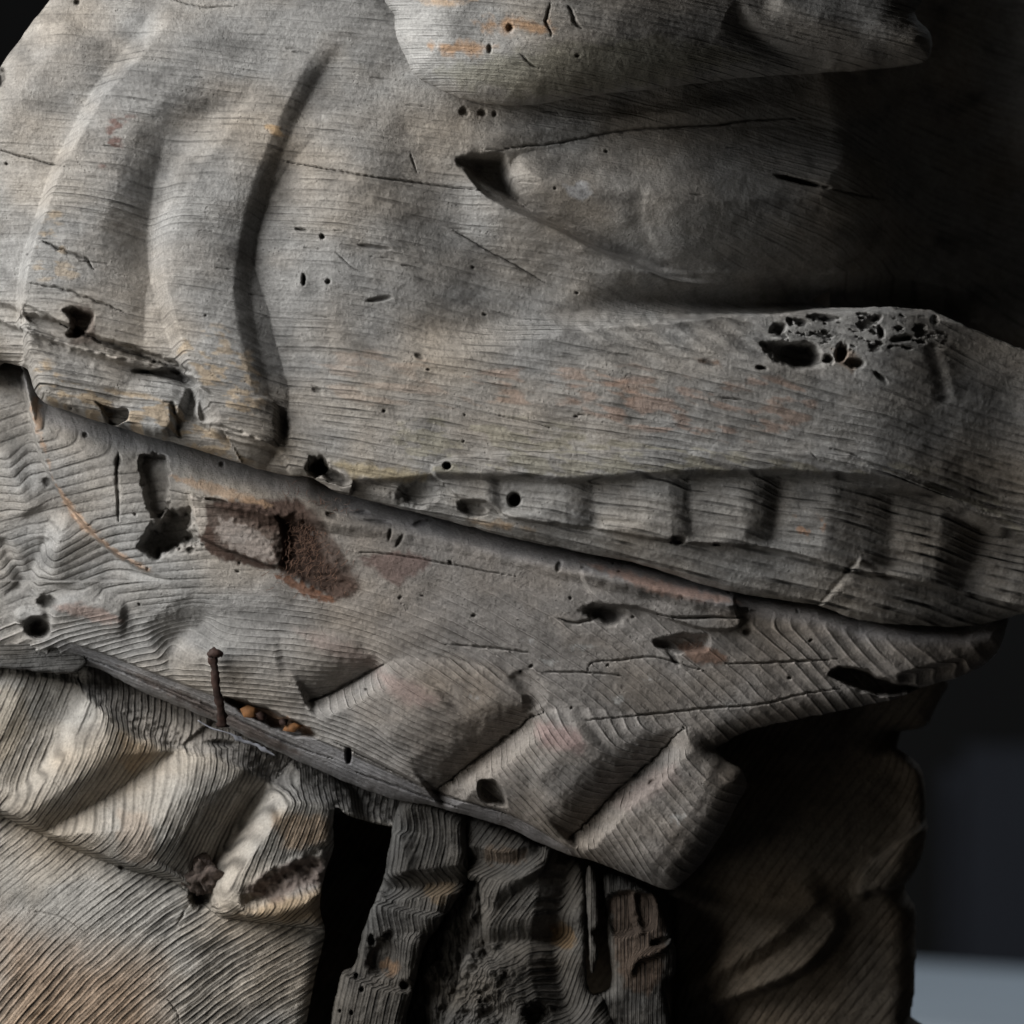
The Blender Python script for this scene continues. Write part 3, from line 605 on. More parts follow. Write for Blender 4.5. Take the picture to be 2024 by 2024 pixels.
for P, c, a, sf in [
    ([(413, 988), (500, 984), (590, 980), (625, 1030), (650, 1100), (715, 1160), (665, 1188), (600, 1160), (545, 1122), (560, 1060), (530, 1052), (440, 1015)], stain, .9, 16),
    ([(384, 1030), (420, 984), (600, 984), (665, 1060), (724, 1165), (650, 1192), (545, 1130), (420, 1110)], stain, .85, 18),
    ([(390, 1040), (420, 1040), (440, 1085), (545, 1118), (540, 1128), (430, 1108), (395, 1070)], stain, .9, 7),
    ([(540, 1135), (600, 1150), (660, 1185), (640, 1192), (570, 1165)], (.15, .07, .04), .85, 6),
    ([(690, 1100), (800, 1085), (860, 1110), (810, 1150), (780, 1165), (720, 1120)], (.13, .085, .075), .75, 14),
    ([(1140, 1110), (1250, 1125), (1440, 1175), (1455, 1200), (1300, 1180)], (.34, .21, .16), .6, 16),
    ([(54, 800), (80, 800), (100, 930), (150, 1000), (220, 1075), (300, 1125), (270, 1128), (190, 1075), (120, 1000)], (.36, .22, .13), .6, 10),
    ([(330, 940), (420, 950), (530, 990), (520, 1005), (400, 975)], (.36, .24, .15), .6, 10),
    ([(100, 1195), (180, 1190), (240, 1220), (230, 1240), (140, 1225)], (.30, .22, .19), .7, 14),
    ([(560, 1240), (680, 1250), (760, 1310), (680, 1330)], (.25, .19, .17), .5, 30),
    ([(720, 1310), (850, 1350), (880, 1400), (780, 1400)], (.27, .20, .18), .6, 30),
    ([(1060, 1420), (1150, 1440), (1160, 1500), (1060, 1480)], (.28, .19, .18), .6, 26),
    ([(1200, 1580), (1330, 1500), (1350, 1560), (1240, 1620)], (.25, .20, .18), .5, 26),
    ([(445, 1385), (520, 1400), (600, 1435), (620, 1455), (560, 1448), (480, 1412)], (.16, .09, .05), .8, 6),
    ([(1330, 1270), (1420, 1280), (1440, 1310), (1370, 1315)], (.16, .09, .06), .7, 10),
    ([(200, 1305), (420, 1395), (560, 1470), (600, 1500), (540, 1490), (380, 1410)], (.10, .07, .055), .6, 10),
    ]:
    J.tint(P, c, a, sf, 6, 10)
for x, y, s_ in [(1225, 1385, 16), (1290, 1345, 14), (1080, 1310, 20), (1045, 1265, 14), (1150, 1280, 22), (940, 1380, 16), (1340, 1620, 20), (1250, 1560, 12), (1440, 1393, 8), (620, 1060, 5), (470, 1060, 30)]:
    J.tint([(x-s_, y), (x, y-s_*.5), (x+s_, y), (x, y+s_*.6)], (.40, .40, .39), .5, 8, 10, 7)
J.tint([(430, 1022), (528, 1056), (543, 1112), (445, 1082)], (.27, .235, .21), .8, 8, 9, 9)
J.tint([(374, 978), (405, 990), (412, 1020), (398, 1062), (384, 1030)], (.38, .34, .30), .9, 6, 4, 9)
# fuzzy surface of the brown patch
w, sd = J.poly(spline([(413, 988), (500, 984), (590, 980), (640, 1050), (715, 1160), (665, 1188), (545, 1122)], 4, True), 10)
J.H[w] += (8*fbm(U[w]/7, V[w]/7, 3, 81)*ss(sd, 0, 20)).astype(f32)
J.relief(1.6, .9); J.carve_rings(.8)
JB = [(150, 1318), (210, 1338), (270, 1370), (342, 1400), (420, 1432), (500, 1472), (593, 1514), (690, 1556), (779, 1588), (860, 1602), (1000, 1643), (1056, 1670), (1124, 1698), (1180, 1712), (1258, 1744), (1320, 1767), (1351, 1757), (1388, 1722), (1430, 1660), (1462, 1600), (1481, 1565), (1478, 1540), (1466, 1523), (1440, 1508), (1418, 1486), (1424, 1481), (1486, 1449), (1561, 1432), (1682, 1408), (1766, 1391), (1797, 1381), (1849, 1362), (1908, 1346), (1958, 1325), (1994, 1292), (2010, 1250), (2030, 1180)]
Jtop = [(x, y-26) for x, y in A_bottom if x < 2010][::-1]
J.outline([(-60, 1290), (20, 1312)]+JB+Jtop, 60, 56, 12, 2.2)
J.label([(80, 1180), (150, 1170), (250, 1205), (300, 1230), (280, 1290), (200, 1290), (100, 1250)], 10)
J.label([(300, 1300), (345, 1262), (440, 1205), (560, 1225), (700, 1250), (775, 1308), (725, 1332), (690, 1352), (640, 1378), (600, 1390), (600, 1445), (480, 1395), (330, 1338)], 11)
J.label([(600, 1390), (640, 1378), (690, 1352), (725, 1332), (775, 1308), (900, 1300), (1012, 1330), (1046, 1372), (1072, 1408), (968, 1486), (880, 1556), (850, 1570), (760, 1520), (640, 1465)], 12)
J.label([(1072, 1408), (1200, 1400), (1300, 1415), (1350, 1442), (1265, 1530), (1160, 1635), (1118, 1668), (1010, 1610), (880, 1570), (968, 1486)], 13)
J.label([(1350, 1442), (1418, 1484), (1500, 1500), (1500, 1600), (1400, 1790), (1300, 1790), (1110, 1680), (1160, 1635), (1265, 1530)], 14)
J.label([(1150, 1120), (1300, 1150), (1440, 1172), (1458, 1185), (1462, 1214), (1472, 1232), (1445, 1250), (1385, 1246), (1330, 1228), (1260, 1205), (1180, 1192)], 15)
J.label([(373, 978), (420, 990), (520, 1006), (560, 1040), (552, 1122), (470, 1098), (398, 1066), (382, 1030)], 16)
jaw = bpy.data.objects.new('lower_jaw', None); C.objects.link(jaw); jaw.parent = statue
topc = np.interp(U, TOP[:, 0], TOP[:, 1]); vis = V > topc-60
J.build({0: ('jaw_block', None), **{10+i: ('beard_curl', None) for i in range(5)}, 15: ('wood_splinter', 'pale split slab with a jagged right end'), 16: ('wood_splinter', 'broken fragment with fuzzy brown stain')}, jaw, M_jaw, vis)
print('jaw', time.time()-T0)

# =================================================================== CHEST AND MANE (left block)
Q = Layer(-80, 1230, 830, 2060, 2.15, -270)
U, V = Q.U, Q.V
def build_mane():
    Q.H = (-265+ss(V, 1650, 2048)*34-((U-300)/1000)**2*120-ss(U, 480, 700)*30).astype(f32)
    tl = np.interp(U, [-24, 60, 150, 200, 260, 330, 430, 520, 580, 660, 780, 830], [1320, 1335, 1352, 1402, 1458, 1484, 1500, 1545, 1585, 1600, 1640, 1660])
    up_ = np.clip(tl-V+10*fbm(U/12, V/12, 3, 91), 0, 400)
    Q.H -= (up_*.62+8*ss(up_, 0, 20)).astype(f32); Q.up = ss(up_, 0, 14)
    # curls proud of the chest
    P = [(-60, 1300), (200, 1300), (420, 1400), (700, 1560), (700, 1836), (590, 1834), (500, 1822), (435, 1812), (400, 1770), (338, 1740), (264, 1722), (161, 1686), (75, 1646), (0, 1612), (-60, 1590)]
    Q.plate(P, 26, 16, 1.5, dome=26, r=90)
    Q.stroke([(-30, 1610), (75, 1652), (161, 1692), (264, 1728), (338, 1746)], -12, 14, 50, fade=(0, 0))
    for P, dm, rr in (([(84, 1650), (217, 1572), (340, 1490), (440, 1498), (500, 1530), (470, 1620), (395, 1750), (338, 1742), (264, 1722), (161, 1686)], 46, 105), ([(0, 1610), (60, 1540), (150, 1460), (205, 1392), (280, 1440), (345, 1486), (262, 1545), (150, 1612), (75, 1646)], 30, 75),
                      ([(440, 1790), (450, 1700), (530, 1560), (700, 1590), (700, 1836), (590, 1834), (480, 1820)], 26, 70)):
        Q.plate(P, 0, 20, 1, dome=dm, r=rr)
    # first: wavy hollow
    Q.stroke([(150, 1340), (130, 1420), (90, 1500), (20, 1570)], [-30, -38, -30, -6], 34, 110, pp=1.4, pn=1.2, fade=(0, .1))
    Q.ridge([(200, 1392), (150, 1470), (95, 1530), (20, 1585), (-20, 1600)], [8, 12, 12, 10, 6], 110, 80, pp=1.3, pn=1.5, fade=(0, 0), rnd=24)
    # second
    Q.stroke([(340, 1488), (310, 1512), (262, 1545), (217, 1572), (150, 1612), (84, 1645)], [-34, -42, -40, -32, -22, -8], 150, 120, pp=1.15, pn=2.4, fade=(0, .1))
    # third: the large lobe
    Q.stroke([(535, 1548), (512, 1575), (480, 1620), (444, 1668), (412, 1712), (390, 1760)], [-70, -96, -104, -100, -84, -44], 62, 150, pp=1.3, pn=1.9, fade=(0, .05))
    Q.ridge([(480, 1560), (450, 1610), (425, 1640)], 14, 9, 20)
    # fourth
    Q.ridge([(560, 1560), (510, 1620), (462, 1690), (440, 1760), (450, 1800)], [8, 14, 16, 14, 8], 60, 40, pp=1.4, pn=1.4, fade=(0, .1))
    Q.plate([(560, 1700), (640, 1660), (700, 1640), (700, 1760), (600, 1770), (520, 1800), (470, 1790), (490, 1740)], -34, 34, 8)
    Q.ridge([(480, 1812), (560, 1800), (620, 1770), (680, 1720)], [10, 22, 24, 18], 50, 26, pp=1.5, pn=1.4, fade=(.05, 0))
    w, sd = Q.poly(spline([(500, 1730), (580, 1685), (650, 1670), (660, 1740), (600, 1760), (520, 1790), (470, 1790)], 4, True), 10)
    Q.H[w] += (34*(fbm(U[w]/20, V[w]/16, 4, 95)+.25)*ss(sd, 0, 22)).astype(f32); Q.gamp[w] *= (1-.9*ss(sd, 0, 14))
    Q.hole(398, 1770, 20, 22, 46, jag=.2, dark=.8); Q.hole(440, 1470, 26, 7, 20, 5)
    Q.crack([(350, 1830), (365, 1800), (372, 1790)], 8, 3, 2); Q.crack([(330, 1970), (352, 2000), (356, 2030)], 7, 2, 1)
    Q.hole(240, 1715, 5, 4, 12); Q.crack([(60, 1800), (120, 1812), (180, 1850)], 5, 1.5, 1)
    Q.crack([(120, 1530), (112, 1538), (128, 1560)], 3, 1.5, 1)
build_mane()
tl = np.interp(U, [-24, 60, 150, 200, 260, 330, 430, 520, 580, 660, 780, 830], [1320, 1335, 1352, 1402, 1458, 1484, 1500, 1545, 1585, 1600, 1640, 1660])
r_ = np.hypot(U-1080, V-2880)
lowr = ss(V-np.interp(U, [-24, 75, 161, 264, 338, 435, 590, 830], [1604, 1650, 1690, 1726, 1742, 1815, 1836, 1850]), -12, 6)
ph_a = (r_+Q.H*.12)/12.5
ph_b = ((U*.90+V*.42)-Q.H*.55)/13.5
ph_b = ph_b*-1
Q.ph = warp(np.where(lowr > .5, ph_a, ph_b)+.8*fbm(U/150, V/150, 3, 48)+.3*fbm(U/40, V/40, 2, 49), .3).astype(f32)
Q.al = np.where(lowr > .5, np.arctan2(U-1080, 2880-V)*1200, V*.9-U*.45).astype(f32)
smooth = np.exp(-((U-60)/150)**2-((V-1760)/110)**2)+.7*np.exp(-((U-150)/60)**2-((V-1440)/60)**2)
Q.gamp = np.clip(Q.gamp*(.8+.35*lowr+.9*fbm(U/120, V/90, 3, 50)+.15*lowr)*(1-.85*np.clip(smooth, 0, 1)), .05, 1.6).astype(f32)
Q.mottle(.09, .10)
Q.col *= np.array([1.38, 1.345, 1.29], f32)
for P, c, a in [([(-60, 1780), (120, 1800), (380, 1880), (300, 2300), (-60, 2300)], (.40, .26, .16), .6), ([(230, 1600), (300, 1600), (320, 1700), (240, 1700)], (.35, .26, .19), .45),
                ([(240, 1440), (330, 1480), (270, 1540), (230, 1500)], (.40, .27, .15), .5), ([(540, 1600), (660, 1600), (650, 1670), (560, 1680)], (.36, .24, .14), .6), ([(450, 1800), (650, 1740), (650, 1830), (520, 1825)], (.42, .29, .16), .6),
                ([(-30, 1360), (60, 1360), (60, 1480), (-30, 1520)], (.34, .28, .20), .4), ([(480, 1740), (640, 1670), (650, 1750), (520, 1790)], (.17, .13, .115), .8)]:
    Q.tint(P, c, a, 24 if P[0][0] != -60 else 150, 10, 22)
Q.col = Q.col*(1-.5*Q.up[..., None])+np.array([.15, .15, .155], f32)*.5*Q.up[..., None]  # top faces painted darker, standing in for the jaw's shadow
Q.relief(1.6, .8); Q.carve_rings(1.4)
Q.H += (Q.up*9*fbm(U/22, V/7, 4, 96)).astype(f32)
Q.outline([(-60, 1150), (900, 1150), (900, 1630), (790, 1640), (700, 1618), (666, 1598), (659, 1620), (659, 1672), (644, 1722), (633, 1790), (642, 1843), (628, 1908), (616, 1967), (605, 2024), (595, 2110), (-60, 2110)], 26, 22, 14, 2)
Q.label([(-60, 1240), (150, 1340), (200, 1392), (150, 1470), (95, 1530), (20, 1585), (-60, 1600)], 1)
Q.label([(200, 1392), (270, 1440), (340, 1488), (262, 1545), (150, 1612), (75, 1646), (0, 1612), (20, 1585), (95, 1530), (150, 1470)], 2)
Q.label([(340, 1488), (440, 1505), (535, 1548), (480, 1620), (412, 1712), (390, 1760), (338, 1740), (264, 1722), (161, 1686), (84, 1645), (217, 1572)], 3)
Q.label([(535, 1548), (600, 1580), (700, 1600), (700, 1836), (590, 1834), (435, 1812), (400, 1770), (412, 1712), (480, 1620)], 4)
vis = V > np.interp(U, [x for x, y in JB], [y for x, y in JB])-90
chest = bpy.data.objects.new('chest', None); C.objects.link(chest); chest.parent = statue
Q.build({0: ('chest_block', None), **{i: ('mane_curl', None) for i in (1, 2, 3, 4)}}, chest, M_chest, vis)
print('mane', time.time()-T0)

# =================================================================== SPLIT BLOCKS (centre bottom)
def block(out, u0, v0, u1, v1, hb, feats, ringf, R=26, drop=30, tints=(), gl=1.0, name='split_block', label=None, wall=14, base=None):
    L = Layer(u0, v0, u1, v1, 2.15, hb); L.H += hb
    L.H += (-((L.U-(u0+u1)/2)/120)**2*8).astype(f32)
    if base: L.H += base(L.U, L.V).astype(f32)
    feats(L)
    ph, al = ringf(L.U, L.V, L.H); L.ph = warp(ph+.5*fbm(L.U/70, L.V/70, 3, 55), .3).astype(f32); L.al = al.astype(f32)
    L.gamp = np.clip(gl*(.9+1.2*fbm(L.U/60, L.V/60, 3, 56)), .1, 1.8).astype(f32)
    L.mottle(.08, .14); L.col *= .36  # dark dusty wood, darkened further in place of missing occlusion
    for P, c, a in tints: L.tint(P, c, a, 12, 8, 12)
    L.relief(2.2, 1.2); L.carve_rings(1.5)
    L.outline(out, R, drop, wall, 2.5, 16)
    L.build({0: (name, label)}, chest, M_chest)
def fE(L):
    L.stroke([(770, 1760), (850, 1752), (920, 1745)], -30, 40, 22, pp=1.5, pn=1.2, fade=(0, 0))
    L.ridge([(745, 1790), (820, 1808), (880, 1815)], 20, 12, 60, pp=1.2, pn=1.4, fade=(0, 0))
    L.stroke([(790, 1640), (800, 1700), (790, 1740)], 12, 40, 40)
    L.ridge([(790, 1590), (860, 1600), (915, 1640)], 14, 40, 60, fade=(0, 0))
    L.plate([(740, 1850), (790, 1860), (790, 1930), (740, 1940), (715, 1900)], -30, 26, 8)
    L.plate([(790, 1850), (850, 1850), (830, 1940), (790, 1950)], 20, 26, 8)
    L.plate([(650, 1915), (760, 1945), (860, 1960), (860, 2060), (640, 2060)], 22, 14, 5)
    for a in [(735, 1860, 6, 10, 0), (770, 1850, 8, 12, 20), (800, 1950, 7, 9, 0), (715, 1955, 4, 4, 0), (704, 1930, 4, 5, 0), (695, 2000, 3, 4, 0), (672, 1998, 3, 3, 0)]: L.hole(a[0], a[1], a[2], a[3], 20, a[4])
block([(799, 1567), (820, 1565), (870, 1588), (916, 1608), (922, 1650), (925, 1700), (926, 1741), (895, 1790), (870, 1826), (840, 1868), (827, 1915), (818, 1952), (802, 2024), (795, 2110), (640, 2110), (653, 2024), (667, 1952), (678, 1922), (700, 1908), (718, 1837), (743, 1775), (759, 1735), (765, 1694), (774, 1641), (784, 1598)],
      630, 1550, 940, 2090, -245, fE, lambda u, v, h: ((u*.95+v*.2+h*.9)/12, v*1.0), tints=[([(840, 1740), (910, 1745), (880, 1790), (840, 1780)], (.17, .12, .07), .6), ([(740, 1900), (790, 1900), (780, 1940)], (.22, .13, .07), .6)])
def fF(L):
    L.stroke([(930, 1700), (1000, 1712), (1060, 1690), (1080, 1670)], -26, 30, 30, pp=1.3, pn=1.3, fade=(0, .1))
    L.ridge([(1085, 1680), (1040, 1720), (980, 1760), (960, 1790)], [26, 30, 22, 10], 30, 90, pp=1.3, pn=1.6, fade=(0, .1))
    L.stroke([(960, 1870), (1030, 1860), (1120, 1850)], -26, 50, 40, fade=(0, 0))
    L.ridge([(970, 1900), (1000, 1960), (1060, 2030)], 24, 70, 50)
    L.stroke([(1130, 1700), (1110, 1800), (1100, 1900), (1120, 1990)], -40, 60, 60, pp=1.2, pn=1.4, fade=(0, 0))
    L.hole(1060, 2005, 22, 20, 30, soft=.5)
    w = L.win(np.array([[900, 1870], [1040, 2040]]), 0); k = np.exp(-((L.U[w]-955)/60)**2)
    L.H[w] += (60*fbm(L.U[w]/26, L.V[w]/26, 4, 99)*k).astype(f32)
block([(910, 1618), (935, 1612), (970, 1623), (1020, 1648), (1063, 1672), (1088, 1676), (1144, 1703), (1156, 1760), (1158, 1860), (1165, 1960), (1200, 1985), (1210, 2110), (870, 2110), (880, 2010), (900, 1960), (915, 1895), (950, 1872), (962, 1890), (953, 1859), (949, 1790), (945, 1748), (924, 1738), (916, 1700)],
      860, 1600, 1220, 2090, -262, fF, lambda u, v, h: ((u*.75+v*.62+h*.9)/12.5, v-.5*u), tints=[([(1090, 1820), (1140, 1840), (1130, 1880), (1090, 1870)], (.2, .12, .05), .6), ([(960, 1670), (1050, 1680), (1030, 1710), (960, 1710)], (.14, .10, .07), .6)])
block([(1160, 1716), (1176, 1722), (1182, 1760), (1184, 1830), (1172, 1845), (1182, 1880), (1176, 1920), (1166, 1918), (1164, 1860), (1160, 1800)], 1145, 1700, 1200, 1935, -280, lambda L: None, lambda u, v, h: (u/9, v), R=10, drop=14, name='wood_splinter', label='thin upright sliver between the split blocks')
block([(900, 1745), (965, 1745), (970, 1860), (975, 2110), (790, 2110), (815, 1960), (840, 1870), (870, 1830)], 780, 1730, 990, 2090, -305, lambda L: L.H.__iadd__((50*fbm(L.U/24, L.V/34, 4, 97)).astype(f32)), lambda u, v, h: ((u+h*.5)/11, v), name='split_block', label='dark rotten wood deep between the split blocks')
block([(-40, 1276), (60, 1266), (102, 1264), (149, 1282), (171, 1308), (150, 1330), (100, 1330), (-40, 1312)], -64, 1250, 200, 1345, -165, lambda L: None, lambda u, v, h: ((v+u*.05)/9, u), R=9, drop=8, gl=.4, name='wood_splinter', label='blue grey flat board end at the far left', wall=10)
def fG(L):
    L.plate([(1200, 1765), (1290, 1765), (1300, 1830), (1250, 1850), (1205, 1850)], -20, 16, 3)
    L.ridge([(1250, 1760), (1256, 1810), (1270, 1850)], 14, 14, 14)
    L.plate([(1290, 1855), (1325, 1850), (1320, 1870), (1285, 1872)], -24, 8, 2)
    L.ridge([(1330, 1850), (1300, 1880), (1260, 1895), (1240, 1930)], 14, 16, 16)
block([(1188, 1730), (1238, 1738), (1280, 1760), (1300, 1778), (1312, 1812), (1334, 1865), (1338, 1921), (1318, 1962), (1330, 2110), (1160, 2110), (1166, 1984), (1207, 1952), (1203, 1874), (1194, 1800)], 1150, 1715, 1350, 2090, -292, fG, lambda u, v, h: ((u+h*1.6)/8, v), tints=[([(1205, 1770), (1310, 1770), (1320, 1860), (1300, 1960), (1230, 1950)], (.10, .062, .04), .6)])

# =================================================================== DARK RIGHT SIDE OF THE CHEST
D = Layer(560, 1180, 1900, 2060, 4.0, -420)
U, V = D.U, D.V
D.H = (-465-ss(U, 1500, 1850)*90-((U-1300)/1000)**2*60).astype(f32)
D.H -= (330*(1-ss(U, 1250, 1345))).astype(f32)
D.ridge([(1330, 1960), (1450, 1900), (1560, 1830), (1640, 1750)], [30, 44, 40, 20], 60, 34, pp=1.4, pn=1.3)
D.ridge([(1340, 2000), (1480, 1955), (1600, 1900), (1680, 1790)], [20, 50, 50, 20], 70, 24, pp=1.4, pn=1.2)
D.plate([(1680, 1760), (1720, 1690), (1850, 1620), (1850, 1700), (1800, 1762), (1740, 1778), (1700, 1790)], 60, 20, 4)
D.ridge([(1760, 1470), (1830, 1540), (1840, 1640)], 40, 60, 60)
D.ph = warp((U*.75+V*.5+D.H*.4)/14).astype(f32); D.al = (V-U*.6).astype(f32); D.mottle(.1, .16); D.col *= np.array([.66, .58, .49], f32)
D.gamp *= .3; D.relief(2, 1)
D.outline([(620, 1400), (1200, 1300), (1840, 1300), (1856, 1424), (1820, 1450), (1752, 1462), (1828, 1517), (1843, 1601), (1842, 1663), (1822, 1732), (1802, 1765), (1822, 1810), (1824, 1893), (1822, 1960), (1814, 2024), (1810, 2110), (560, 2110)], 60, 90, 24, 3)
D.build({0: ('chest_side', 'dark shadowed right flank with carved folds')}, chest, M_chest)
print('dark', time.time()-T0)

# =================================================================== SMALL LOOSE THINGS
def P3(u, v, h): s_ = K*(1-h/DIST); return Vector(((u-1012)*s_, -h*K, (1012-v)*s_))
def tube(name, pts, rad, mat, parent=None, seg=8, jit=0, flat=1.0):
    P = [P3(*p) for p in pts]; rs = np.random.default_rng(len(pts)*7+int(pts[0][0]))
    # resample smoothly
    Q_ = []
    for i in range(len(P)-1):
        p0 = P[max(i-1, 0)]; p1 = P[i]; p2 = P[i+1]; p3 = P[min(i+2, len(P)-1)]
        for k in range(5):
            t = k/5; Q_.append(0.5*((2*p1)+(-p0+p2)*t+(2*p0-5*p1+4*p2-p3)*t*t+(-p0+3*p1-3*p2+p3)*t**3))
    Q_.append(P[-1]); vs = []; fs = []; n = len(Q_)
    for i, p in enumerate(Q_):
        d = (Q_[min(i+1, n-1)]-Q_[max(i-1, 0)]).normalized(); a = d.cross(Vector((0, 1, 0))).normalized(); b = d.cross(a)
        r = (np.interp(i/(n-1), np.linspace(0, 1, len(rad)), rad) if hasattr(rad, '__len__') else rad)*K
        for k in range(seg):
            an = 2*math.pi*k/seg; rr = r*(1+jit*(rs.random()-.5)*2); vs.append(p+a*math.cos(an)*rr+b*math.sin(an)*rr*flat)
    for i in range(n-1):
        for k in range(seg): fs.append((i*seg+k, i*seg+(k+1) % seg, (i+1)*seg+(k+1) % seg, (i+1)*seg+k))
    fs.append(tuple(range(seg))[::-1]); fs.append(tuple((n-1)*seg+k for k in range(seg)))
    me = bpy.data.meshes.new(name); me.from_pydata([tuple(v) for v in vs], [], fs); me.materials.append(mat)
    for p in me.polygons: p.use_smooth = True
    o = bpy.data.objects.new(name, me); C.objects.link(o); o.parent = parent; return o
nail = tube('nail_shaft', [(420, 1298, -70), (424, 1330, -78), (430, 1370, -92), (436, 1400, -108), (440, 1436, -128)], [10, 7, 8, 8, 11], M_nail, None, 10, .45, .5)
nail.name = 'rusty_nail'; nail['label'] = 'bent rusty iron nail driven across the joint below the jaw curls'; nail['category'] = 'nail'
nh = tube('nail_head', [(412, 1296, -70), (424, 1290, -66), (440, 1294, -70)], [6, 11, 5], M_nail, nail, 8, .25, .8)
def lump(name, u, v, h, a, b, c, mat, seed, parent=None, n=18, rough=.5):
    rs = np.random.default_rng(seed); vs = []; fs = []
    for i in range(n+1):
        th = math.pi*i/n
        for k in range(n*2):
            p = math.pi*k/n; x = math.sin(th)*math.cos(p); z = math.cos(th); y = math.sin(th)*math.sin(p)
            q = 1+rough*2*float(fbm(np.array([x*2.3+y*1.7+seed]), np.array([z*2.3+y*.9]), 4, seed)[0])
            o = P3(u+a*x*q, v+b*z*q, h+c*y*q); vs.append(tuple(o))
    m = n*2
    for i in range(n):
        for k in range(m): fs.append((i*m+k, i*m+(k+1) % m, (i+1)*m+(k+1) % m, (i+1)*m+k))
    me = bpy.data.meshes.new(name); me.from_pydata(vs, [], fs); me.materials.append(mat)
    for p in me.polygons: p.use_smooth = True
    o = bpy.data.objects.new(name, me); C.objects.link(o); o.parent = parent; return o
d = lump('debris_clump', 404, 1732, -256, 36, 36, 24, M_dirt, 5, rough=1.0, n=28)
d['label'] = 'brown crumbly clump of dirt wedged between two mane curls'; d['category'] = 'debris'
for i, (u, v, a, b) in enumerate([(490, 1408, 16, 12), (515, 1418, 10, 9), (582, 1438, 18, 8), (560, 1428, 9, 8)]):
    lump('wood_chip', u, v, -165, a, b, 9, M_chip if i % 2 == 0 else M_nail, 11+i, jaw, 3, 1.2)
wr = tube('resin_streak', [(391, 1424, -150), (420, 1440, -152), (455, 1450, -156), (474, 1462, -160), (500, 1470, -164), (520, 1480, -168), (545, 1494, -172)], [.8, 1.6, 1.4, 5, 2, 4.5, .8], M_wet, None, 8, .5, .6)
wr['label'] = 'shiny silvery streak along the lower edge of the cracked joint'; wr['category'] = 'resin'
# loose fibres and cobweb threads
rs = np.random.default_rng(21)
def threads(name, cu, cv, h, su, sv, n, ln, col, label, cat):
    vs = []; fs = []
    for i in range(n):
        u = rs.normal(cu, su); v = rs.normal(cv, sv); an = rs.uniform(0, 6.28); cvr = rs.normal(0, 1.2); b = None; hh = h+rs.uniform(-4, 5)
        for k in range(6):
            w_ = .55; base = len(vs)
            p = P3(u, v, hh+4*math.sin(k)); vs.extend([tuple(p+Vector((w_*K, 0, 0))), tuple(p+Vector((-w_*K*.5, w_*K, 0))), tuple(p+Vector((-w_*K*.5, 0, w_*K)))])
            if b is not None:
                for j in range(3): fs.append((b+j, b+(j+1) % 3, base+(j+1) % 3, base+j))
            b = base; u += math.cos(an)*ln/6; v += math.sin(an)*ln/6; an += cvr/3
    me = bpy.data.meshes.new(name); me.from_pydata(vs, [], fs); me.materials.append(col)
    o = bpy.data.objects.new(name, me); C.objects.link(o); o['label'] = label; o['category'] = cat; o['kind'] = 'stuff'; return o
M_fib = simple('brown_fibre', (.14, .08, .055), .9, 0, 300, 0, .3); M_web = simple('grey_web', (.4, .4, .38), .9, 0, 300, 0, .1)
threads('fibre_tuft', 590, 1060, -82, 44, 44, 420, 22, M_fib, 'fuzzy brown fibres clinging to the broken jaw fragment', 'fibres')
threads('fibre_tuft', 1390, 1285, -150, 22, 16, 160, 26, M_fib, 'brown fibres in the cavity under the pale splinter', 'fibres')
threads('cobweb', 180, 655, -42, 22, 22, 130, 34, M_fib, 'dusty cobweb in the dark hole at the end of the left fold', 'cobweb')
threads('cobweb', 545, 1738, -290, 30, 20, 420, 16, M_web, 'dusty fluff lying in the hollow of the right mane curl', 'cobweb')

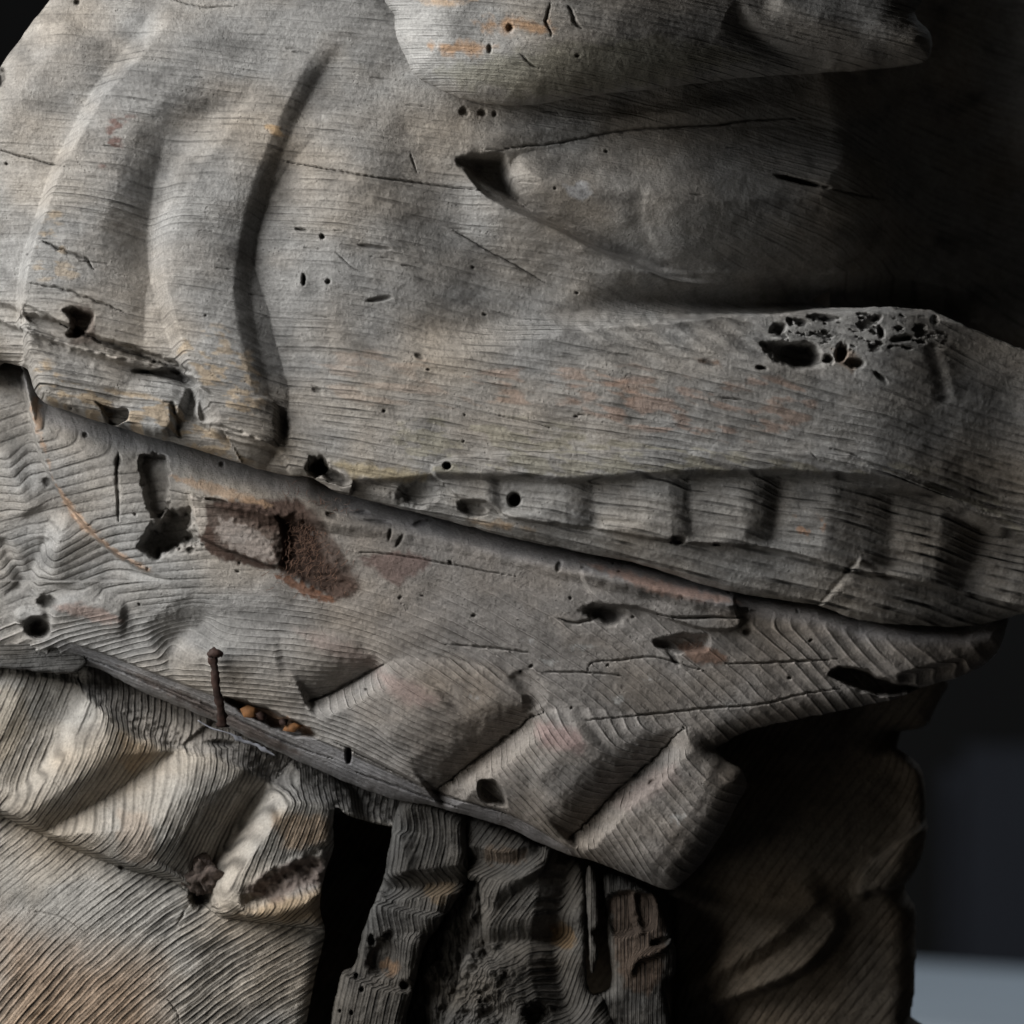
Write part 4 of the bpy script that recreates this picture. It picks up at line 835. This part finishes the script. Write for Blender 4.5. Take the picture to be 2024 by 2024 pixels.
# solid heart of the log behind the carved faces
def core(name, u0, u1, v0, v1, h0, h1, parent):
    vs = [tuple(P3(u, v, h)) for h in (h0, h1) for v in (v0, v1) for u in (u0, u1)]
    fs = [(0, 1, 3, 2), (5, 4, 6, 7), (4, 0, 2, 6), (1, 5, 7, 3), (4, 5, 1, 0), (2, 3, 7, 6)]
    me = bpy.data.meshes.new(name); me.from_pydata(vs, [], fs); me.materials.append(M_core)
    o = bpy.data.objects.new(name, me); C.objects.link(o); o.parent = parent; return o
M_core = simple('old_dark_wood', (.10, .085, .07), .9, 0, 60, .001, .3)
lump('forehead_blocker', 980, -450, -150, 820, 360, 300, M_core, 3, head, 24, .05)  # unseen head above the frame, added to block light at upper right
core('head_core', 90, 1640, 170, 1180, -470, -1500, head)
core('chest_core', -300, 560, 1290, 2400, -430, -1500, chest)
core('chest_core', 1330, 1760, 1480, 2400, -640, -1500, chest)

# =================================================================== BACKGROUND, far out of focus
def boxo(name, c, s, mat, label=None, cat=None, kind=None, rot=0, bev=.02):
    import bmesh
    bm = bmesh.new(); bmesh.ops.create_cube(bm, size=1)
    for v in bm.verts: v.co = Vector((v.co.x*s[0], v.co.y*s[1], v.co.z*s[2]))
    bmesh.ops.bevel(bm, geom=bm.edges[:], offset=bev, segments=2, affect='EDGES')
    me = bpy.data.meshes.new(name); bm.to_mesh(me); bm.free(); me.materials.append(mat)
    o = bpy.data.objects.new(name, me); C.objects.link(o); o.location = c; o.rotation_euler = (0, rot, 0)
    if label: o['label'] = label
    if cat: o['category'] = cat
    if kind: o['kind'] = kind
    return o
M_wall = simple('dark_blue_wall', (.020, .023, .032), .9, 0, 3, .002, .25)
M_blk = simple('black_wall', (.004, .004, .004), .95, 0, 3, .001, .3)
M_slab = simple('pale_stone', (.46, .53, .60), .8, 0, 6, .002, .08)
M_floor = simple('dark_ground', (.03, .03, .035), .9, 0, 3, .002, .3)
boxo('wall', (1.5, 3.1, -1.22), (2.2, .1, 2.0), M_wall, kind='structure')
boxo('wall', (0, 3.4, .2), (9.0, .1, 3.7), M_blk, kind='structure')
boxo('floor', (0, 2.5, -1.6), (8, 9, .1), M_floor, kind='structure')
boxo('stone_slab', (0.80, 2.0, -.657), (1.5, .8, .5), M_slab, 'pale grey stone slab out of focus behind the statue at lower right', 'slab', rot=math.radians(4))
print('done', time.time()-T0)
